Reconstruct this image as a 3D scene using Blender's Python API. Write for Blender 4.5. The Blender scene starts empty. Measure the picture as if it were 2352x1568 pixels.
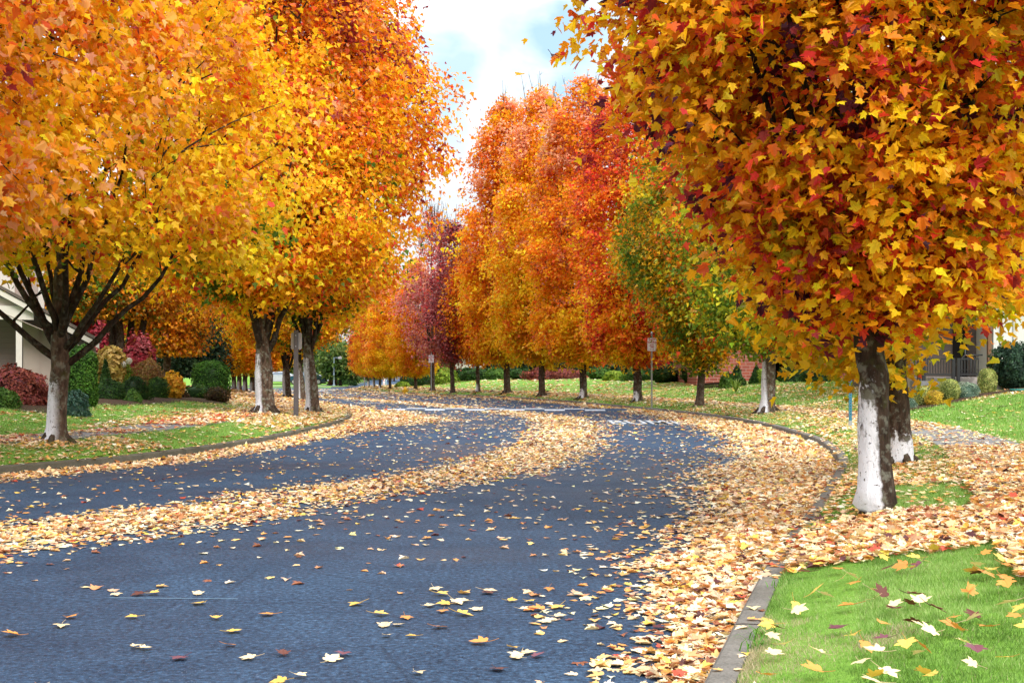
import bpy, bmesh, math, random
import numpy as np
from mathutils import Vector
random.seed(7)
SC = bpy.context.scene
COL = SC.collection
F, HZ, CX, H = 3000.0, 860.0, 1176.0, 1.45      # focal length and horizon of the 2352 px wide photo, eye height

def srgb(r, g, b):
    f = lambda c: (c / 12.92 if c <= .04045 else ((c + .055) / 1.055) ** 2.4)
    return (f(r / 255), f(g / 255), f(b / 255))
def px_x(x, d): return (x - CX) / F * d
def px_z(y, d): return H - (y - HZ) / F * d

# ------------------------------------------------------------------ tags
def tag(o, label=None, cat=None, group=None, kind=None):
    if label: o['label'] = label
    if cat: o['category'] = cat
    if group: o['group'] = group
    if kind: o['kind'] = kind
    return o
def empty(name, loc, label, cat, group=None, rz=0.0):
    o = bpy.data.objects.new(name, None); COL.objects.link(o)
    o.empty_display_size = .2
    o.location = loc; o.rotation_euler = (0, 0, rz)
    return tag(o, label, cat, group)
def link(name, me, parent=None, loc=None):
    o = bpy.data.objects.new(name, me); COL.objects.link(o)
    if parent is not None: o.parent = parent
    if loc is not None: o.location = loc
    return o

# ------------------------------------------------------------------ numpy mesh building
class MB:
    """collects polygons of mixed size with a material index and a colour per vertex"""
    def __init__(s): s.v = []; s.nv = 0; s.loops = []; s.sizes = []; s.mi = []; s.c = []; s.sm = []
    def add(s, v, faces, mi=0, col=(1, 1, 1), smooth=False):
        v = np.asarray(v, float).reshape(-1, 3)
        f = np.asarray(faces, np.int64)
        s.v.append(v); s.loops.append((f + s.nv).ravel()); s.sizes.append(np.full(len(f), f.shape[1]))
        s.mi.append(np.full(len(f), mi)); s.sm.append(np.full(len(f), smooth))
        c = np.asarray(col, float)
        s.c.append(np.broadcast_to(c, (len(v), 3)) if c.ndim == 1 else c)
        s.nv += len(v); return s
    def polys(s, v, faces, mi=0, col=(1, 1, 1), smooth=False):
        by = {}
        for f in faces: by.setdefault(len(f), []).append(f)
        base = s.nv; first = True
        v = np.asarray(v, float).reshape(-1, 3)
        for k, fs in by.items():
            if first: s.add(v, fs, mi, col, smooth); first = False
            else:
                f = np.asarray(fs, np.int64) + base
                s.loops.append(f.ravel()); s.sizes.append(np.full(len(f), k)); s.mi.append(np.full(len(f), mi)); s.sm.append(np.full(len(f), smooth))
        return s
    def box(s, lo, hi, mi=0, col=(1, 1, 1)):
        x0, y0, z0 = lo; x1, y1, z1 = hi
        v = [(x0, y0, z0), (x1, y0, z0), (x1, y1, z0), (x0, y1, z0), (x0, y0, z1), (x1, y0, z1), (x1, y1, z1), (x0, y1, z1)]
        return s.add(v, [(0, 3, 2, 1), (4, 5, 6, 7), (0, 1, 5, 4), (1, 2, 6, 5), (2, 3, 7, 6), (3, 0, 4, 7)], mi, col)
    def prism(s, pts, y0, y1, mi=0, col=(1, 1, 1)):
        """outline in x,z pushed along y"""
        n = len(pts)
        v = [(x, y0, z) for x, z in pts] + [(x, y1, z) for x, z in pts]
        fs = [tuple(range(n)), tuple(range(2 * n - 1, n - 1, -1))] + [(i, i + n, (i + 1) % n + n, (i + 1) % n) for i in range(n)]
        return s.polys(v, fs, mi, col)
    def tube(s, pts, rad, n=8, mi=0, col=(1, 1, 1), cap=True, wob=0.0, seed=0):
        pts = np.asarray(pts, float); rad = np.broadcast_to(np.asarray(rad, float), (len(pts),))
        t = np.gradient(pts, axis=0); t /= np.linalg.norm(t, axis=1)[:, None] + 1e-9
        ref = np.where(np.abs(t[:, 2:3]) < .9, np.array([[0, 0, 1.]]), np.array([[1., 0, 0]]))
        if np.abs(t[:, 2]).mean() > .6: ref = np.tile([[1., 0, 0]], (len(pts), 1))
        a = np.cross(ref, t); a /= np.linalg.norm(a, axis=1)[:, None] + 1e-9
        b = np.cross(t, a)
        ph = np.arange(n) / n * 2 * math.pi
        ring = a[:, None, :] * np.cos(ph)[None, :, None] + b[:, None, :] * np.sin(ph)[None, :, None]
        rr = rad[:, None] * np.ones((1, n))
        if wob:
            q = pts[:, None, :] + ring * rad[:, None, None]
            rr = rr * (1 + wob * (vnoise(q.reshape(-1, 3) * 7, seed).reshape(rr.shape) - .5) * 2)
        v = (pts[:, None, :] + ring * rr[:, :, None]).reshape(-1, 3)
        m = len(pts); fs = []
        i = np.arange(m - 1)[:, None] * n; j = np.arange(n)[None, :]; j2 = (j + 1) % n
        f = np.stack([i + j, i + j2, i + n + j2, i + n + j], -1).reshape(-1, 4)
        s.add(v, f, mi, col, True)
        if cap:
            s.loops.append(np.arange(n)[::-1] + s.nv - len(v)); s.sizes.append(np.array([n])); s.mi.append(np.array([mi])); s.sm.append(np.array([False]))
            s.loops.append(np.arange(n) + s.nv - n); s.sizes.append(np.array([n])); s.mi.append(np.array([mi])); s.sm.append(np.array([False]))
        return s
    def lathe(s, prof, n=16, c=(0, 0, 0), mi=0, col=(1, 1, 1)):
        ph = np.arange(n) / n * 2 * math.pi
        v = np.array([[(c[0] + r * math.cos(p), c[1] + r * math.sin(p), c[2] + z) for p in ph] for r, z in prof]).reshape(-1, 3)
        i = np.arange(len(prof) - 1)[:, None] * n; j = np.arange(n)[None, :]; j2 = (j + 1) % n
        return s.add(v, np.stack([i + j, i + j2, i + n + j2, i + n + j], -1).reshape(-1, 4), mi, col, True)
    def mesh(s, name, mats):
        me = bpy.data.meshes.new(name)
        v = np.concatenate(s.v); lo = np.concatenate(s.loops).astype(np.int32); sz = np.concatenate(s.sizes).astype(np.int32)
        me.vertices.add(len(v)); me.vertices.foreach_set('co', v.astype(np.float32).ravel())
        me.loops.add(len(lo)); me.loops.foreach_set('vertex_index', lo)
        me.polygons.add(len(sz)); st = np.concatenate([[0], np.cumsum(sz)[:-1]]).astype(np.int32)
        me.polygons.foreach_set('loop_start', st)
        me.polygons.foreach_set('material_index', np.concatenate(s.mi).astype(np.int32))
        me.update(calc_edges=True)
        me.polygons.foreach_set('use_smooth', np.concatenate(s.sm).astype(bool))
        c = np.concatenate(s.c); c = np.concatenate([c, np.ones((len(c), 1))], 1).astype(np.float32)
        at = me.color_attributes.new('Col', 'FLOAT_COLOR', 'POINT'); at.data.foreach_set('color', c.ravel())
        for m in (mats if isinstance(mats, (list, tuple)) else [mats]): me.materials.append(m)
        me.validate(); return me
    def build(s, name, mats, parent=None, loc=None): return link(name, s.mesh(name, mats), parent, loc)

def vnoise(p, seed=0):
    p = np.asarray(p, float); i = np.floor(p).astype(np.int64); f = p - i; f = f * f * (3 - 2 * f)
    def h(a, b, c):
        n = (a * 374761393 + b * 668265263 + c * 2147483647 + seed * 974711) & 0xffffffff
        n = ((n ^ (n >> 13)) * 1274126177) & 0xffffffff
        n = ((n ^ (n >> 16)) * 2246822519) & 0xffffffff
        return ((n ^ (n >> 15)) & 0xffff) / 65535.0
    r = 0
    for a in (0, 1):
        for b in (0, 1):
            for c in (0, 1):
                w = (f[..., 0] if a else 1 - f[..., 0]) * (f[..., 1] if b else 1 - f[..., 1]) * (f[..., 2] if c else 1 - f[..., 2])
                r = r + w * h(i[..., 0] + a, i[..., 1] + b, i[..., 2] + c)
    return r
def noise2(x, y, sc, seed=0):
    p = np.stack([np.asarray(x) * sc, np.asarray(y) * sc, np.zeros_like(np.asarray(x, float)) + .37], -1)
    return .65 * vnoise(p, seed) + .35 * vnoise(p * 2.3, seed + 1)
def ss(a, b, x): t = np.clip((x - a) / (b - a), 0, 1); return t * t * (3 - 2 * t)
def unit(v): return v / (np.linalg.norm(v, axis=-1, keepdims=True) + 1e-9)

# leaf outlines: x across, y along, z lift
_h = [(.11, -.03), (.40, .10), (.29, .25), (.52, .55), (.25, .54)]
MAPLE_V = np.array([(0, 0, 0)] + [(x, y, 0) for x, y in _h] + [(0, 1, 0)] + [(-x, y, 0) for x, y in _h], float)
MAPLE_F = np.array([(0, 1, 2, 3, 4, 5, 6), (0, 6, 11, 10, 9, 8, 7)])
STAR_V = np.array([(0, 0, 0), (.45, .22, 0), (.24, .50, 0), (0, 1, 0), (-.45, .22, 0), (-.24, .50, 0)], float)
STAR_F = np.array([(0, 1, 2, 3), (0, 3, 5, 4)])
KITE_V = np.array([(0, 0, 0), (.30, .45, 0), (0, 1, 0), (-.30, .45, 0)], float)
KITE_F = np.array([(0, 1, 2), (0, 2, 3)])
_h2 = [(.09, -.05), (.30, -.01), (.40, .12), (.30, .25), (.44, .36), (.55, .62), (.38, .57), (.22, .52), (.24, .70), (.11, .82)]
BIG_V = np.array([(0, 0, 0)] + [(x, y, 0) for x, y in _h2] + [(0, 1, 0)] + [(-x, y, 0) for x, y in _h2], float)
BIG_F = np.array([tuple(range(0, 12)), (0, 11) + tuple(range(21, 11, -1))])
TPL = {'toothed': (BIG_V, BIG_F), 'maple': (MAPLE_V, MAPLE_F), 'star': (STAR_V, STAR_F), 'kite': (KITE_V, KITE_F)}

def add_leaves(mb, P, N, T, size, col, kind='star', fold=.25, curl=.2, mi=0, rng=None):
    V, Fc = TPL[kind]; n = len(P); m = len(V)
    N = unit(N); T = unit(T - N * (T * N).sum(-1, keepdims=True)); B = np.cross(T, N)
    fold = np.broadcast_to(np.asarray(fold, float), (n,)); curl = np.broadcast_to(np.asarray(curl, float), (n,))
    x = V[None, :, 0] * np.ones((n, 1)); y = V[None, :, 1] * np.ones((n, 1))
    z = np.abs(x) * fold[:, None] - curl[:, None] * (y - .4) ** 2
    s = np.asarray(size)[:, None, None]
    v = P[:, None, :] + s * (x[..., None] * B[:, None, :] + (y[..., None] - .3) * T[:, None, :] + z[..., None] * N[:, None, :])
    f = (Fc[None] + (np.arange(n) * m)[:, None, None]).reshape(-1, Fc.shape[1])
    c = np.repeat(col, m, axis=0)
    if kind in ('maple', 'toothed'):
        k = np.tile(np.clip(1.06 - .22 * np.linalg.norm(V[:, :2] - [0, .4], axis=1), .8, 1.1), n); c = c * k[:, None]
    mb.add(v.reshape(-1, 3), f, mi, c)

# ------------------------------------------------------------------ materials
def mat(name):
    m = bpy.data.materials.new(name); m.use_nodes = True; nt = m.node_tree; nt.nodes.clear()
    out = nt.nodes.new('ShaderNodeOutputMaterial'); return m, nt, out
def nd(nt, typ, **kw):
    n = nt.nodes.new(typ)
    for k, v in kw.items():
        if k in n.inputs: n.inputs[k].default_value = v
        else: setattr(n, k, v)
    return n
def coords(nt, kind='Object'):
    return nt.nodes.new('ShaderNodeTexCoord').outputs[kind]
def noise(nt, vec, scale, detail=4, rough=.55, dist=0.0):
    n = nd(nt, 'ShaderNodeTexNoise', Scale=scale, Detail=detail, Roughness=rough, Distortion=dist)
    nt.links.new(vec, n.inputs['Vector']); return n.outputs['Fac']
def ramp(nt, fac, stops):
    r = nt.nodes.new('ShaderNodeValToRGB'); e = r.color_ramp.elements
    while len(e) < len(stops): e.new(.5)
    for el, (p, c) in zip(e, stops):
        el.position = p; el.color = (*c, 1) if len(c) == 3 else c
    nt.links.new(fac, r.inputs[0]); return r.outputs[0]
def mixc(nt, fac, a, b, mode='MIX'):
    n = nt.nodes.new('ShaderNodeMix'); n.data_type = 'RGBA'; n.blend_type = mode
    for sock, val in ((n.inputs[0], fac), (n.inputs[6], a), (n.inputs[7], b)):
        if hasattr(val, 'is_output'): nt.links.new(val, sock)
        elif isinstance(val, (int, float)): sock.default_value = val
        else: sock.default_value = (*val, 1)
    return n.outputs[2]
def math_(nt, op, a, b=None, clamp=False):
    n = nt.nodes.new('ShaderNodeMath'); n.operation = op; n.use_clamp = clamp
    for i, val in enumerate((a, b)):
        if val is None: continue
        if hasattr(val, 'is_output'): nt.links.new(val, n.inputs[i])
        else: n.inputs[i].default_value = val
    return n.outputs[0]
def bsdf(nt, out, color, rough=.7, spec=.3, metal=0.0, bump=None, bstr=.3, bdist=.02):
    p = nt.nodes.new('ShaderNodeBsdfPrincipled')
    if hasattr(color, 'is_output'): nt.links.new(color, p.inputs['Base Color'])
    else: p.inputs['Base Color'].default_value = (*color, 1)
    if hasattr(rough, 'is_output'): nt.links.new(rough, p.inputs['Roughness'])
    else: p.inputs['Roughness'].default_value = rough
    p.inputs['Specular IOR Level'].default_value = spec; p.inputs['Metallic'].default_value = metal
    if bump is not None:
        b = nd(nt, 'ShaderNodeBump', Strength=bstr, Distance=bdist); nt.links.new(bump, b.inputs['Height'])
        nt.links.new(b.outputs[0], p.inputs['Normal'])
    nt.links.new(p.outputs[0], out.inputs[0]); return p
def paint(name, col, rough=.5, spec=.4, metal=0.0, var=.12, scale=6.0):
    m, nt, out = mat(name); n = noise(nt, coords(nt), scale, 5)
    c = ramp(nt, n, [(.25, tuple(x * (1 - var) for x in col)), (.75, tuple(min(1, x * (1 + var)) for x in col))])
    bsdf(nt, out, c, rough, spec, metal); return m
def leaf_mat(name, trans=.4, rough=.55, spec=.25, tint=(1.0, .93, .75)):
    m, nt, out = mat(name)
    a = nd(nt, 'ShaderNodeVertexColor', layer_name='Col')
    p = nt.nodes.new('ShaderNodeBsdfPrincipled'); nt.links.new(a.outputs[0], p.inputs['Base Color'])
    p.inputs['Roughness'].default_value = rough; p.inputs['Specular IOR Level'].default_value = spec
    t = nt.nodes.new('ShaderNodeBsdfTranslucent')
    nt.links.new(mixc(nt, 1.0, a.outputs[0], tint, 'MULTIPLY'), t.inputs[0])
    mx = nd(nt, 'ShaderNodeMixShader'); mx.inputs[0].default_value = trans
    nt.links.new(p.outputs[0], mx.inputs[1]); nt.links.new(t.outputs[0], mx.inputs[2]); nt.links.new(mx.outputs[0], out.inputs[0])
    return m
def bark_mat(name, white_h=1.0, edge=.0, slant=.0, soft=.05, dark=1.0, lichen=.5):
    """grey brown bark with lichen; whitewash on the side x < edge below white_h"""
    m, nt, out = mat(name); co = coords(nt)
    sep = nt.nodes.new('ShaderNodeSeparateXYZ'); nt.links.new(co, sep.inputs[0])
    mp = nd(nt, 'ShaderNodeMapping'); mp.inputs['Scale'].default_value = (1, 1, .35); nt.links.new(co, mp.inputs[0])
    n1 = noise(nt, mp.outputs[0], 14, 6, .65); n2 = noise(nt, co, 9, 5, .6); n3 = noise(nt, co, 26, 4, .6)
    base = ramp(nt, n1, [(.3, tuple(x * dark for x in (.016, .010, .007))), (.55, tuple(x * dark for x in (.085, .055, .040))), (.75, tuple(x * dark for x in (.17, .125, .095)))])
    li = ramp(nt, n2, [(.52, (0, 0, 0)), (.62, (1, 1, 1))])
    base = mixc(nt, math_(nt, 'MULTIPLY', li, lichen), base, (.22, .23, .19))
    moss = ramp(nt, noise(nt, co, 5, 5, .6), [(.56, (0, 0, 0)), (.68, (1, 1, 1))])
    base = mixc(nt, math_(nt, 'MULTIPLY', moss, .55), base, (.05, .055, .012))
    # whitewash
    wz = math_(nt, 'ADD', sep.outputs[2], math_(nt, 'MULTIPLY', math_(nt, 'SUBTRACT', n2, .5), 1.0))
    mz = math_(nt, 'MULTIPLY', math_(nt, 'SUBTRACT', white_h, wz), 12, True)
    wx = math_(nt, 'ADD', math_(nt, 'ADD', sep.outputs[0], math_(nt, 'MULTIPLY', sep.outputs[2], slant)), math_(nt, 'MULTIPLY', math_(nt, 'SUBTRACT', n2, .5), .12))
    mx_ = math_(nt, 'MULTIPLY', math_(nt, 'SUBTRACT', edge, wx), 1 / soft, True)
    low = math_(nt, 'MULTIPLY', math_(nt, 'SUBTRACT', math_(nt, 'ADD', sep.outputs[2], math_(nt, 'MULTIPLY', n2, .12)), .10), 25, True)
    wear0 = ramp(nt, n3, [(.33, (0, 0, 0)), (.40, (1, 1, 1))])
    n6 = noise(nt, mp.outputs[0], 17, 6, .7)
    thr = math_(nt, 'ADD', .20, math_(nt, 'MULTIPLY', sep.outputs[2], .22 / max(white_h, .1)))
    wear = math_(nt, 'MULTIPLY', wear0, math_(nt, 'MULTIPLY', math_(nt, 'SUBTRACT', n6, thr), 9, True))
    k = math_(nt, 'MULTIPLY', math_(nt, 'MULTIPLY', mz, mx_), math_(nt, 'MULTIPLY', wear, low))
    c = mixc(nt, k, base, mixc(nt, n1, (.50, .51, .56), (.82, .84, .92)))
    bsdf(nt, out, c, .9, .15, bump=n1, bstr=.9, bdist=.025); return m

M = {}
M['leaf'] = leaf_mat('maple_leaf_mat', .52, .5, .3, (1, .97, .85))
M['litter'] = leaf_mat('fallen_leaf_mat', .22, .5, .35, (1, .9, .6))
M['green'] = leaf_mat('shrub_leaf_mat', .25, .6, .2, (.9, 1, .4))
M['grass'] = leaf_mat('grass_blade_mat', .3, .6, .25, (.8, 1, .4))
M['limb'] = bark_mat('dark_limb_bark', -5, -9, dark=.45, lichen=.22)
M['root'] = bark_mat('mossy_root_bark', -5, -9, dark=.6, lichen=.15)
M['bark_bare'] = bark_mat('bare_bark', -5, -9, lichen=.35)
M['bark_near'] = bark_mat('near_bark', 1.15, .045, .08, .03, .55, .5)
M['bark_second'] = bark_mat('second_bark', .42, .3, 0, .1, .8)
M['bark_white'] = bark_mat('whitewashed_bark', 1.05, .12, 0, .12, 1.2)
M['bark_half'] = bark_mat('half_white_bark', 1.7, -.01, .03, .07, 1.25, .75)
M['bark_low'] = bark_mat('low_white_bark', .55, .05, 0, .1, .9, .5)

m, nt, out = mat('asphalt'); co = coords(nt)
n1 = noise(nt, co, .22, 5, .6, .4); n2 = noise(nt, co, 26, 5, .8); n3 = noise(nt, co, 70, 2, .7); n4 = noise(nt, co, 1.3, 6, .65, .5)
c = ramp(nt, n1, [(.32, (.009, .024, .057)), (.50, (.020, .045, .094)), (.68, (.040, .077, .142))])
c = mixc(nt, .35, c, ramp(nt, n4, [(.34, (.008, .019, .043)), (.66, (.040, .080, .145))]))
c = mixc(nt, 1.0, c, ramp(nt, n2, [(.33, (.12, .12, .14)), (.44, (.60, .60, .62)), (.54, (1.10, 1.10, 1.06)), (.66, (2.3, 2.25, 2.1))]), 'MULTIPLY')
sp = ramp(nt, n3, [(.64, (0, 0, 0)), (.72, (1, 1, 1))])
c = mixc(nt, math_(nt, 'MULTIPLY', sp, .75), c, (.22, .25, .31))
# worn wheel paths and hairline cracks
wv = nd(nt, 'ShaderNodeTexVoronoi', Scale=.55); wv.feature = 'DISTANCE_TO_EDGE'
wd = nd(nt, 'ShaderNodeMapping'); nt.links.new(mixc(nt, .12, co, nd(nt, 'ShaderNodeTexNoise', Scale=3.0).outputs['Color'], 'ADD'), wd.inputs[0]); nt.links.new(wd.outputs[0], wv.inputs['Vector'])
crk = ramp(nt, wv.outputs['Distance'], [(.0, (1, 1, 1)), (.006, (0, 0, 0))])
c = mixc(nt, math_(nt, 'MULTIPLY', crk, math_(nt, 'MULTIPLY', ramp(nt, n1, [(.48, (0, 0, 0)), (.58, (1, 1, 1))]), .55)), c, (.006, .009, .018))
bsdf(nt, out, c, ramp(nt, n1, [(.35, (.50, .50, .50)), (.62, (.85, .85, .85))]), .18, bump=n2, bstr=1.0, bdist=.012); M['asphalt'] = m

m, nt, out = mat('lawn_grass'); co = coords(nt)
n1 = noise(nt, co, .9, 6, .65); n2 = noise(nt, co, 30, 3, .7); n3 = noise(nt, co, .25, 3)
mp = nd(nt, 'ShaderNodeMapping'); mp.inputs['Scale'].default_value = (3, 9, 3); nt.links.new(co, mp.inputs[0])
n5 = noise(nt, mp.outputs[0], 2.2, 5, .65)
c = ramp(nt, n1, [(.3, (.085, .190, .016)), (.5, (.135, .290, .026)), (.72, (.20, .36, .045))])
c = mixc(nt, .45, c, ramp(nt, n2, [(.3, (.05, .125, .010)), (.7, (.22, .40, .06))]))
c = mixc(nt, .35, c, ramp(nt, n5, [(.3, (.07, .17, .016)), (.7, (.22, .38, .07))]))
c = mixc(nt, math_(nt, 'MULTIPLY', ramp(nt, n3, [(.55, (0, 0, 0)), (.75, (1, 1, 1))]), .4), c, (.17, .26, .035))
bsdf(nt, out, c, .85, .15, bump=n2, bstr=.8, bdist=.03); M['lawn'] = m

def concrete(name, a, b):
    m, nt, out = mat(name); co = coords(nt)
    n1 = noise(nt, co, 3.5, 6, .7); n2 = noise(nt, co, 60, 3, .7)
    c = mixc(nt, .5, ramp(nt, n1, [(.3, a), (.7, b)]), ramp(nt, n2, [(.3, a), (.7, b)]))
    mo = ramp(nt, noise(nt, co, 1.1, 5, .6), [(.5, (0, 0, 0)), (.66, (1, 1, 1))])
    c = mixc(nt, math_(nt, 'MULTIPLY', mo, .5), c, (.075, .072, .05))
    bsdf(nt, out, c, .9, .2, bump=n2, bstr=.4, bdist=.006); return m
M['kerb'] = concrete('kerb_concrete', (.06, .056, .05), (.23, .215, .195))
M['kerb_dark'] = concrete('mossy_kerb_concrete', (.05, .05, .035), (.15, .14, .11))
M['walk'] = concrete('sidewalk_concrete', (.12, .12, .125), (.22, .22, .225))
M['white_mark'] = paint('road_paint', (.38, .42, .47), .7, .25, 0, .4, 9)
M['steel'] = paint('galvanised_steel', (.42, .46, .50), .38, .5, .7, .1)
M['lamp_grey'] = paint('lamp_grey_paint', (.16, .21, .26), .5)
M['brown_post'] = paint('brown_post_paint', (.085, .075, .080), .55)
M['teal_post'] = paint('teal_post_paint', (.03, .16, .24), .5)
M['sign_white'] = paint('sign_white', (.82, .82, .86), .4, .4, 0, .04)
M['sign_red'] = paint('sign_red', (.50, .02, .03), .45)
M['sign_back'] = paint('sign_back_metal', (.36, .34, .35), .45, .5, .4)
M['yellow'] = paint('hydrant_yellow', (.80, .46, .01), .45, .4, 0, .1)
M['black_iron'] = paint('black_iron', (.012, .012, .014), .5)
M['timber_grey'] = paint('weathered_timber', (.32, .29, .28), .85, .2, 0, .3, 9)
M['timber_dark'] = paint('dark_timber', (.045, .03, .024), .9, .1, 0, .4, 9)
M['trim'] = paint('cream_trim', (.52, .50, .46), .55, .3, 0, .05)
M['wall_taupe'] = paint('taupe_wall', (.34, .29, .25), .8, .2, 0, .07, 2)
M['wall_pale'] = paint('pale_house_wall', (.60, .60, .58), .8, .2, 0, .06, 2)
M['roof'] = paint('roof_shingle', (.10, .085, .075), .9, .1, 0, .35, 25)
M['glass'] = paint('window_glass', (.10, .13, .17), .08, .8, 0, .1)
M['dark'] = paint('dark_opening', (.012, .010, .010), .8, .2)
M['rock'] = paint('pale_rock', (.62, .60, .58), .85, .2, 0, .2)
M['soil'] = paint('bark_mulch', (.045, .026, .016), .95, .1, 0, .5, 20)
M['tyre'] = paint('tyre_rubber', (.015, .015, .016), .8)
M['hub'] = paint('wheel_hub', (.55, .57, .60), .3, .5, .8)
M['car_teal'] = paint('car_teal', (.008, .05, .075), .25, .6)
M['car_silver'] = paint('car_silver', (.50, .53, .57), .3, .6, .4)
M['car_blue'] = paint('car_blue', (.03, .06, .16), .3, .6)
M['lamp_lens'] = paint('lamp_lens', (.75, .78, .80), .3)
M['hose'] = paint('garden_hose', (.02, .22, .20), .4)
M['white_house'] = paint('white_house', (.78, .78, .78), .7, .2, 0, .04, 2)
def siding_mat(name, col, pitch):
    m, nt, out = mat(name); co = coords(nt)
    sep = nt.nodes.new('ShaderNodeSeparateXYZ'); nt.links.new(co, sep.inputs[0])
    fr = math_(nt, 'FRACT', math_(nt, 'MULTIPLY', sep.outputs[2], 1 / pitch))
    n = noise(nt, co, 6, 5)
    c = mixc(nt, .3, col, mixc(nt, n, tuple(x * .8 for x in col), tuple(x * 1.2 for x in col)))
    bsdf(nt, out, c, .8, .2, bump=fr, bstr=1.0, bdist=.03); return m
M['siding'] = siding_mat('lap_siding', (.40, .34, .31), .16)
M['siding_dark'] = siding_mat('dark_lap_siding', (.16, .125, .115), .16)
m, nt, out = mat('red_brick'); co = coords(nt)
mp = nd(nt, 'ShaderNodeMapping'); mp.inputs['Rotation'].default_value = (math.radians(90), 0, 0); nt.links.new(co, mp.inputs[0])
b = nd(nt, 'ShaderNodeTexBrick', Scale=1.0); nt.links.new(mp.outputs[0], b.inputs['Vector'])
b.inputs['Color1'].default_value = (.33, .075, .050, 1); b.inputs['Color2'].default_value = (.22, .050, .040, 1); b.inputs['Mortar'].default_value = (.36, .25, .22, 1)
b.inputs['Brick Width'].default_value = .42; b.inputs['Row Height'].default_value = .16; b.inputs['Mortar Size'].default_value = .014
bsdf(nt, out, mixc(nt, .25, b.outputs[0], mixc(nt, noise(nt, co, 5, 5), (.12, .03, .03), (.40, .14, .10))), .85, .2, bump=b.outputs[1], bstr=-.4); M['brick'] = m

# ------------------------------------------------------------------ the street's plan
def dense(pts, step=.8):
    p = np.array(pts, float)
    # Catmull-Rom
    P = np.vstack([2 * p[0] - p[1], p, 2 * p[-1] - p[-2]]); o = []
    for i in range(1, len(P) - 2):
        L = np.linalg.norm(P[i + 1] - P[i]); n = int(min(max(2, L / step), 120))
        t = (np.arange(n) / n)[:, None]
        a, b, c, d = P[i - 1], P[i], P[i + 1], P[i + 2]
        if L > 60 or np.linalg.norm(b - a) > 60 or np.linalg.norm(d - c) > 60: o.append(b + (c - b) * t)
        else: o.append(.5 * (2 * b + (c - a) * t + (2 * a - 5 * b + 4 * c - d) * t ** 2 + (3 * b - a - 3 * c + d) * t ** 3))
    o.append(p[-1:]); return np.vstack(o)
R_PTS = [(-3.2, -12), (-1.9, -4), (-.7, 0), (.95, 6.15), (2.04, 10.1), (2.92, 12.9), (4.15, 17), (5.17, 20.7), (6.1, 25.6), (6.5, 29), (6.9, 36), (6.75, 42), (6.4, 46), (5.5, 51.5), (4.4, 57.5), (2.85, 66), (.95, 74), (-1.2, 82),
         (-4.9, 89), (-6.7, 94.5), (-8.4, 99.5), (-10.7, 105), (-12.3, 111), (-13.9, 118), (-15.2, 126), (-15, 130), (-13, 133), (-8, 134.5), (10, 136), (60, 140), (1500, 200)]
L_PTS = [(-21, -12), (-17.5, -4), (-15.5, 0), (-13.2, 6), (-11.3, 10), (-9.5, 14), (-7.35, 18.8), (-6.25, 21.4), (-5.7, 24), (-5.3, 27), (-5.12, 30), (-5.0, 37), (-5.3, 43), (-6.3, 50), (-8.3, 57.5), (-9.9, 63), (-13.8, 77), (-18.6, 93), (-22.0, 104),
         (-24, 107.5), (-28, 109), (-45, 110), (-120, 112), (-1500, 180)]
FL_PTS = [(-1500, 220), (-120, 152), (-45, 146), (-27, 143.6), (-20.5, 143.6), (-18.9, 145.5), (-18.8, 150), (-20.2, 165), (-21.6, 181), (-27, 242), (-40, 330), (-200, 900)]
FR_PTS = [(1500, 240), (60, 178), (0, 172), (-7, 172.5), (-9, 175), (-9.5, 185), (-12, 220), (-18, 300), (-100, 900)]
def crv(p): return dense(p)
RK, LK, FL, FR = crv(R_PTS), crv(L_PTS), crv(FL_PTS), crv(FR_PTS)
def sdist(x, y, K, side):
    """signed distance to a kerb line, positive on the lawn side"""
    sh = np.shape(x); q = np.stack([np.ravel(x), np.ravel(y)], -1).astype(float); out = np.empty(len(q))
    A, B = K[:-1], K[1:]; AB = B - A; LL = (AB ** 2).sum(-1) + 1e-12
    for i in range(0, len(q), 4000):
        qq = q[i:i + 4000, None, :]; t = np.clip(((qq - A) * AB).sum(-1) / LL, 0, 1)
        dv = qq - (A + AB * t[..., None]); d2 = (dv ** 2).sum(-1)
        j = d2.argmin(1); k = np.arange(len(j))
        cr = AB[j, 0] * dv[k, j, 1] - AB[j, 1] * dv[k, j, 0]
        out[i:i + 4000] = np.sqrt(d2[k, j]) * np.where(cr * side >= 0, 1, -1)
    return out.reshape(sh)
sdist_exact = sdist
LX, LY = np.arange(-48, 48.1, .5), np.arange(-12, 200.1, .5)
_gx, _gy = np.meshgrid(LX, LY)
TAB = {id(K): sdist_exact(_gx, _gy, K, sd) for K, sd in ((RK, -1), (LK, 1), (FL, 1), (FR, -1))}
def sdist(x, y, K, side):
    """the same, read from a half-metre table where there is one"""
    x = np.asarray(x, float); y = np.asarray(y, float); sh = x.shape; x, y = x.ravel(), y.ravel()
    inn = (x > -47.9) & (x < 47.9) & (y > -11.9) & (y < 199.9); out = np.empty(len(x))
    if (~inn).any(): out[~inn] = sdist_exact(x[~inn], y[~inn], K, side)
    a = (x[inn] + 48) * 2; b = (y[inn] + 12) * 2; i = a.astype(int); j = b.astype(int); a -= i; b -= j; t = TAB[id(K)]
    out[inn] = (t[j, i] * (1 - a) + t[j, i + 1] * a) * (1 - b) + (t[j + 1, i] * (1 - a) + t[j + 1, i + 1] * a) * b
    return out.reshape(sh)
S_ALL = lambda x, y: (sdist(x, y, RK, -1), sdist(x, y, LK, 1), sdist(x, y, FL, 1), sdist(x, y, FR, -1))
def zroad(y): return np.maximum(0, np.asarray(y, float) - 200) * .006
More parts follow.
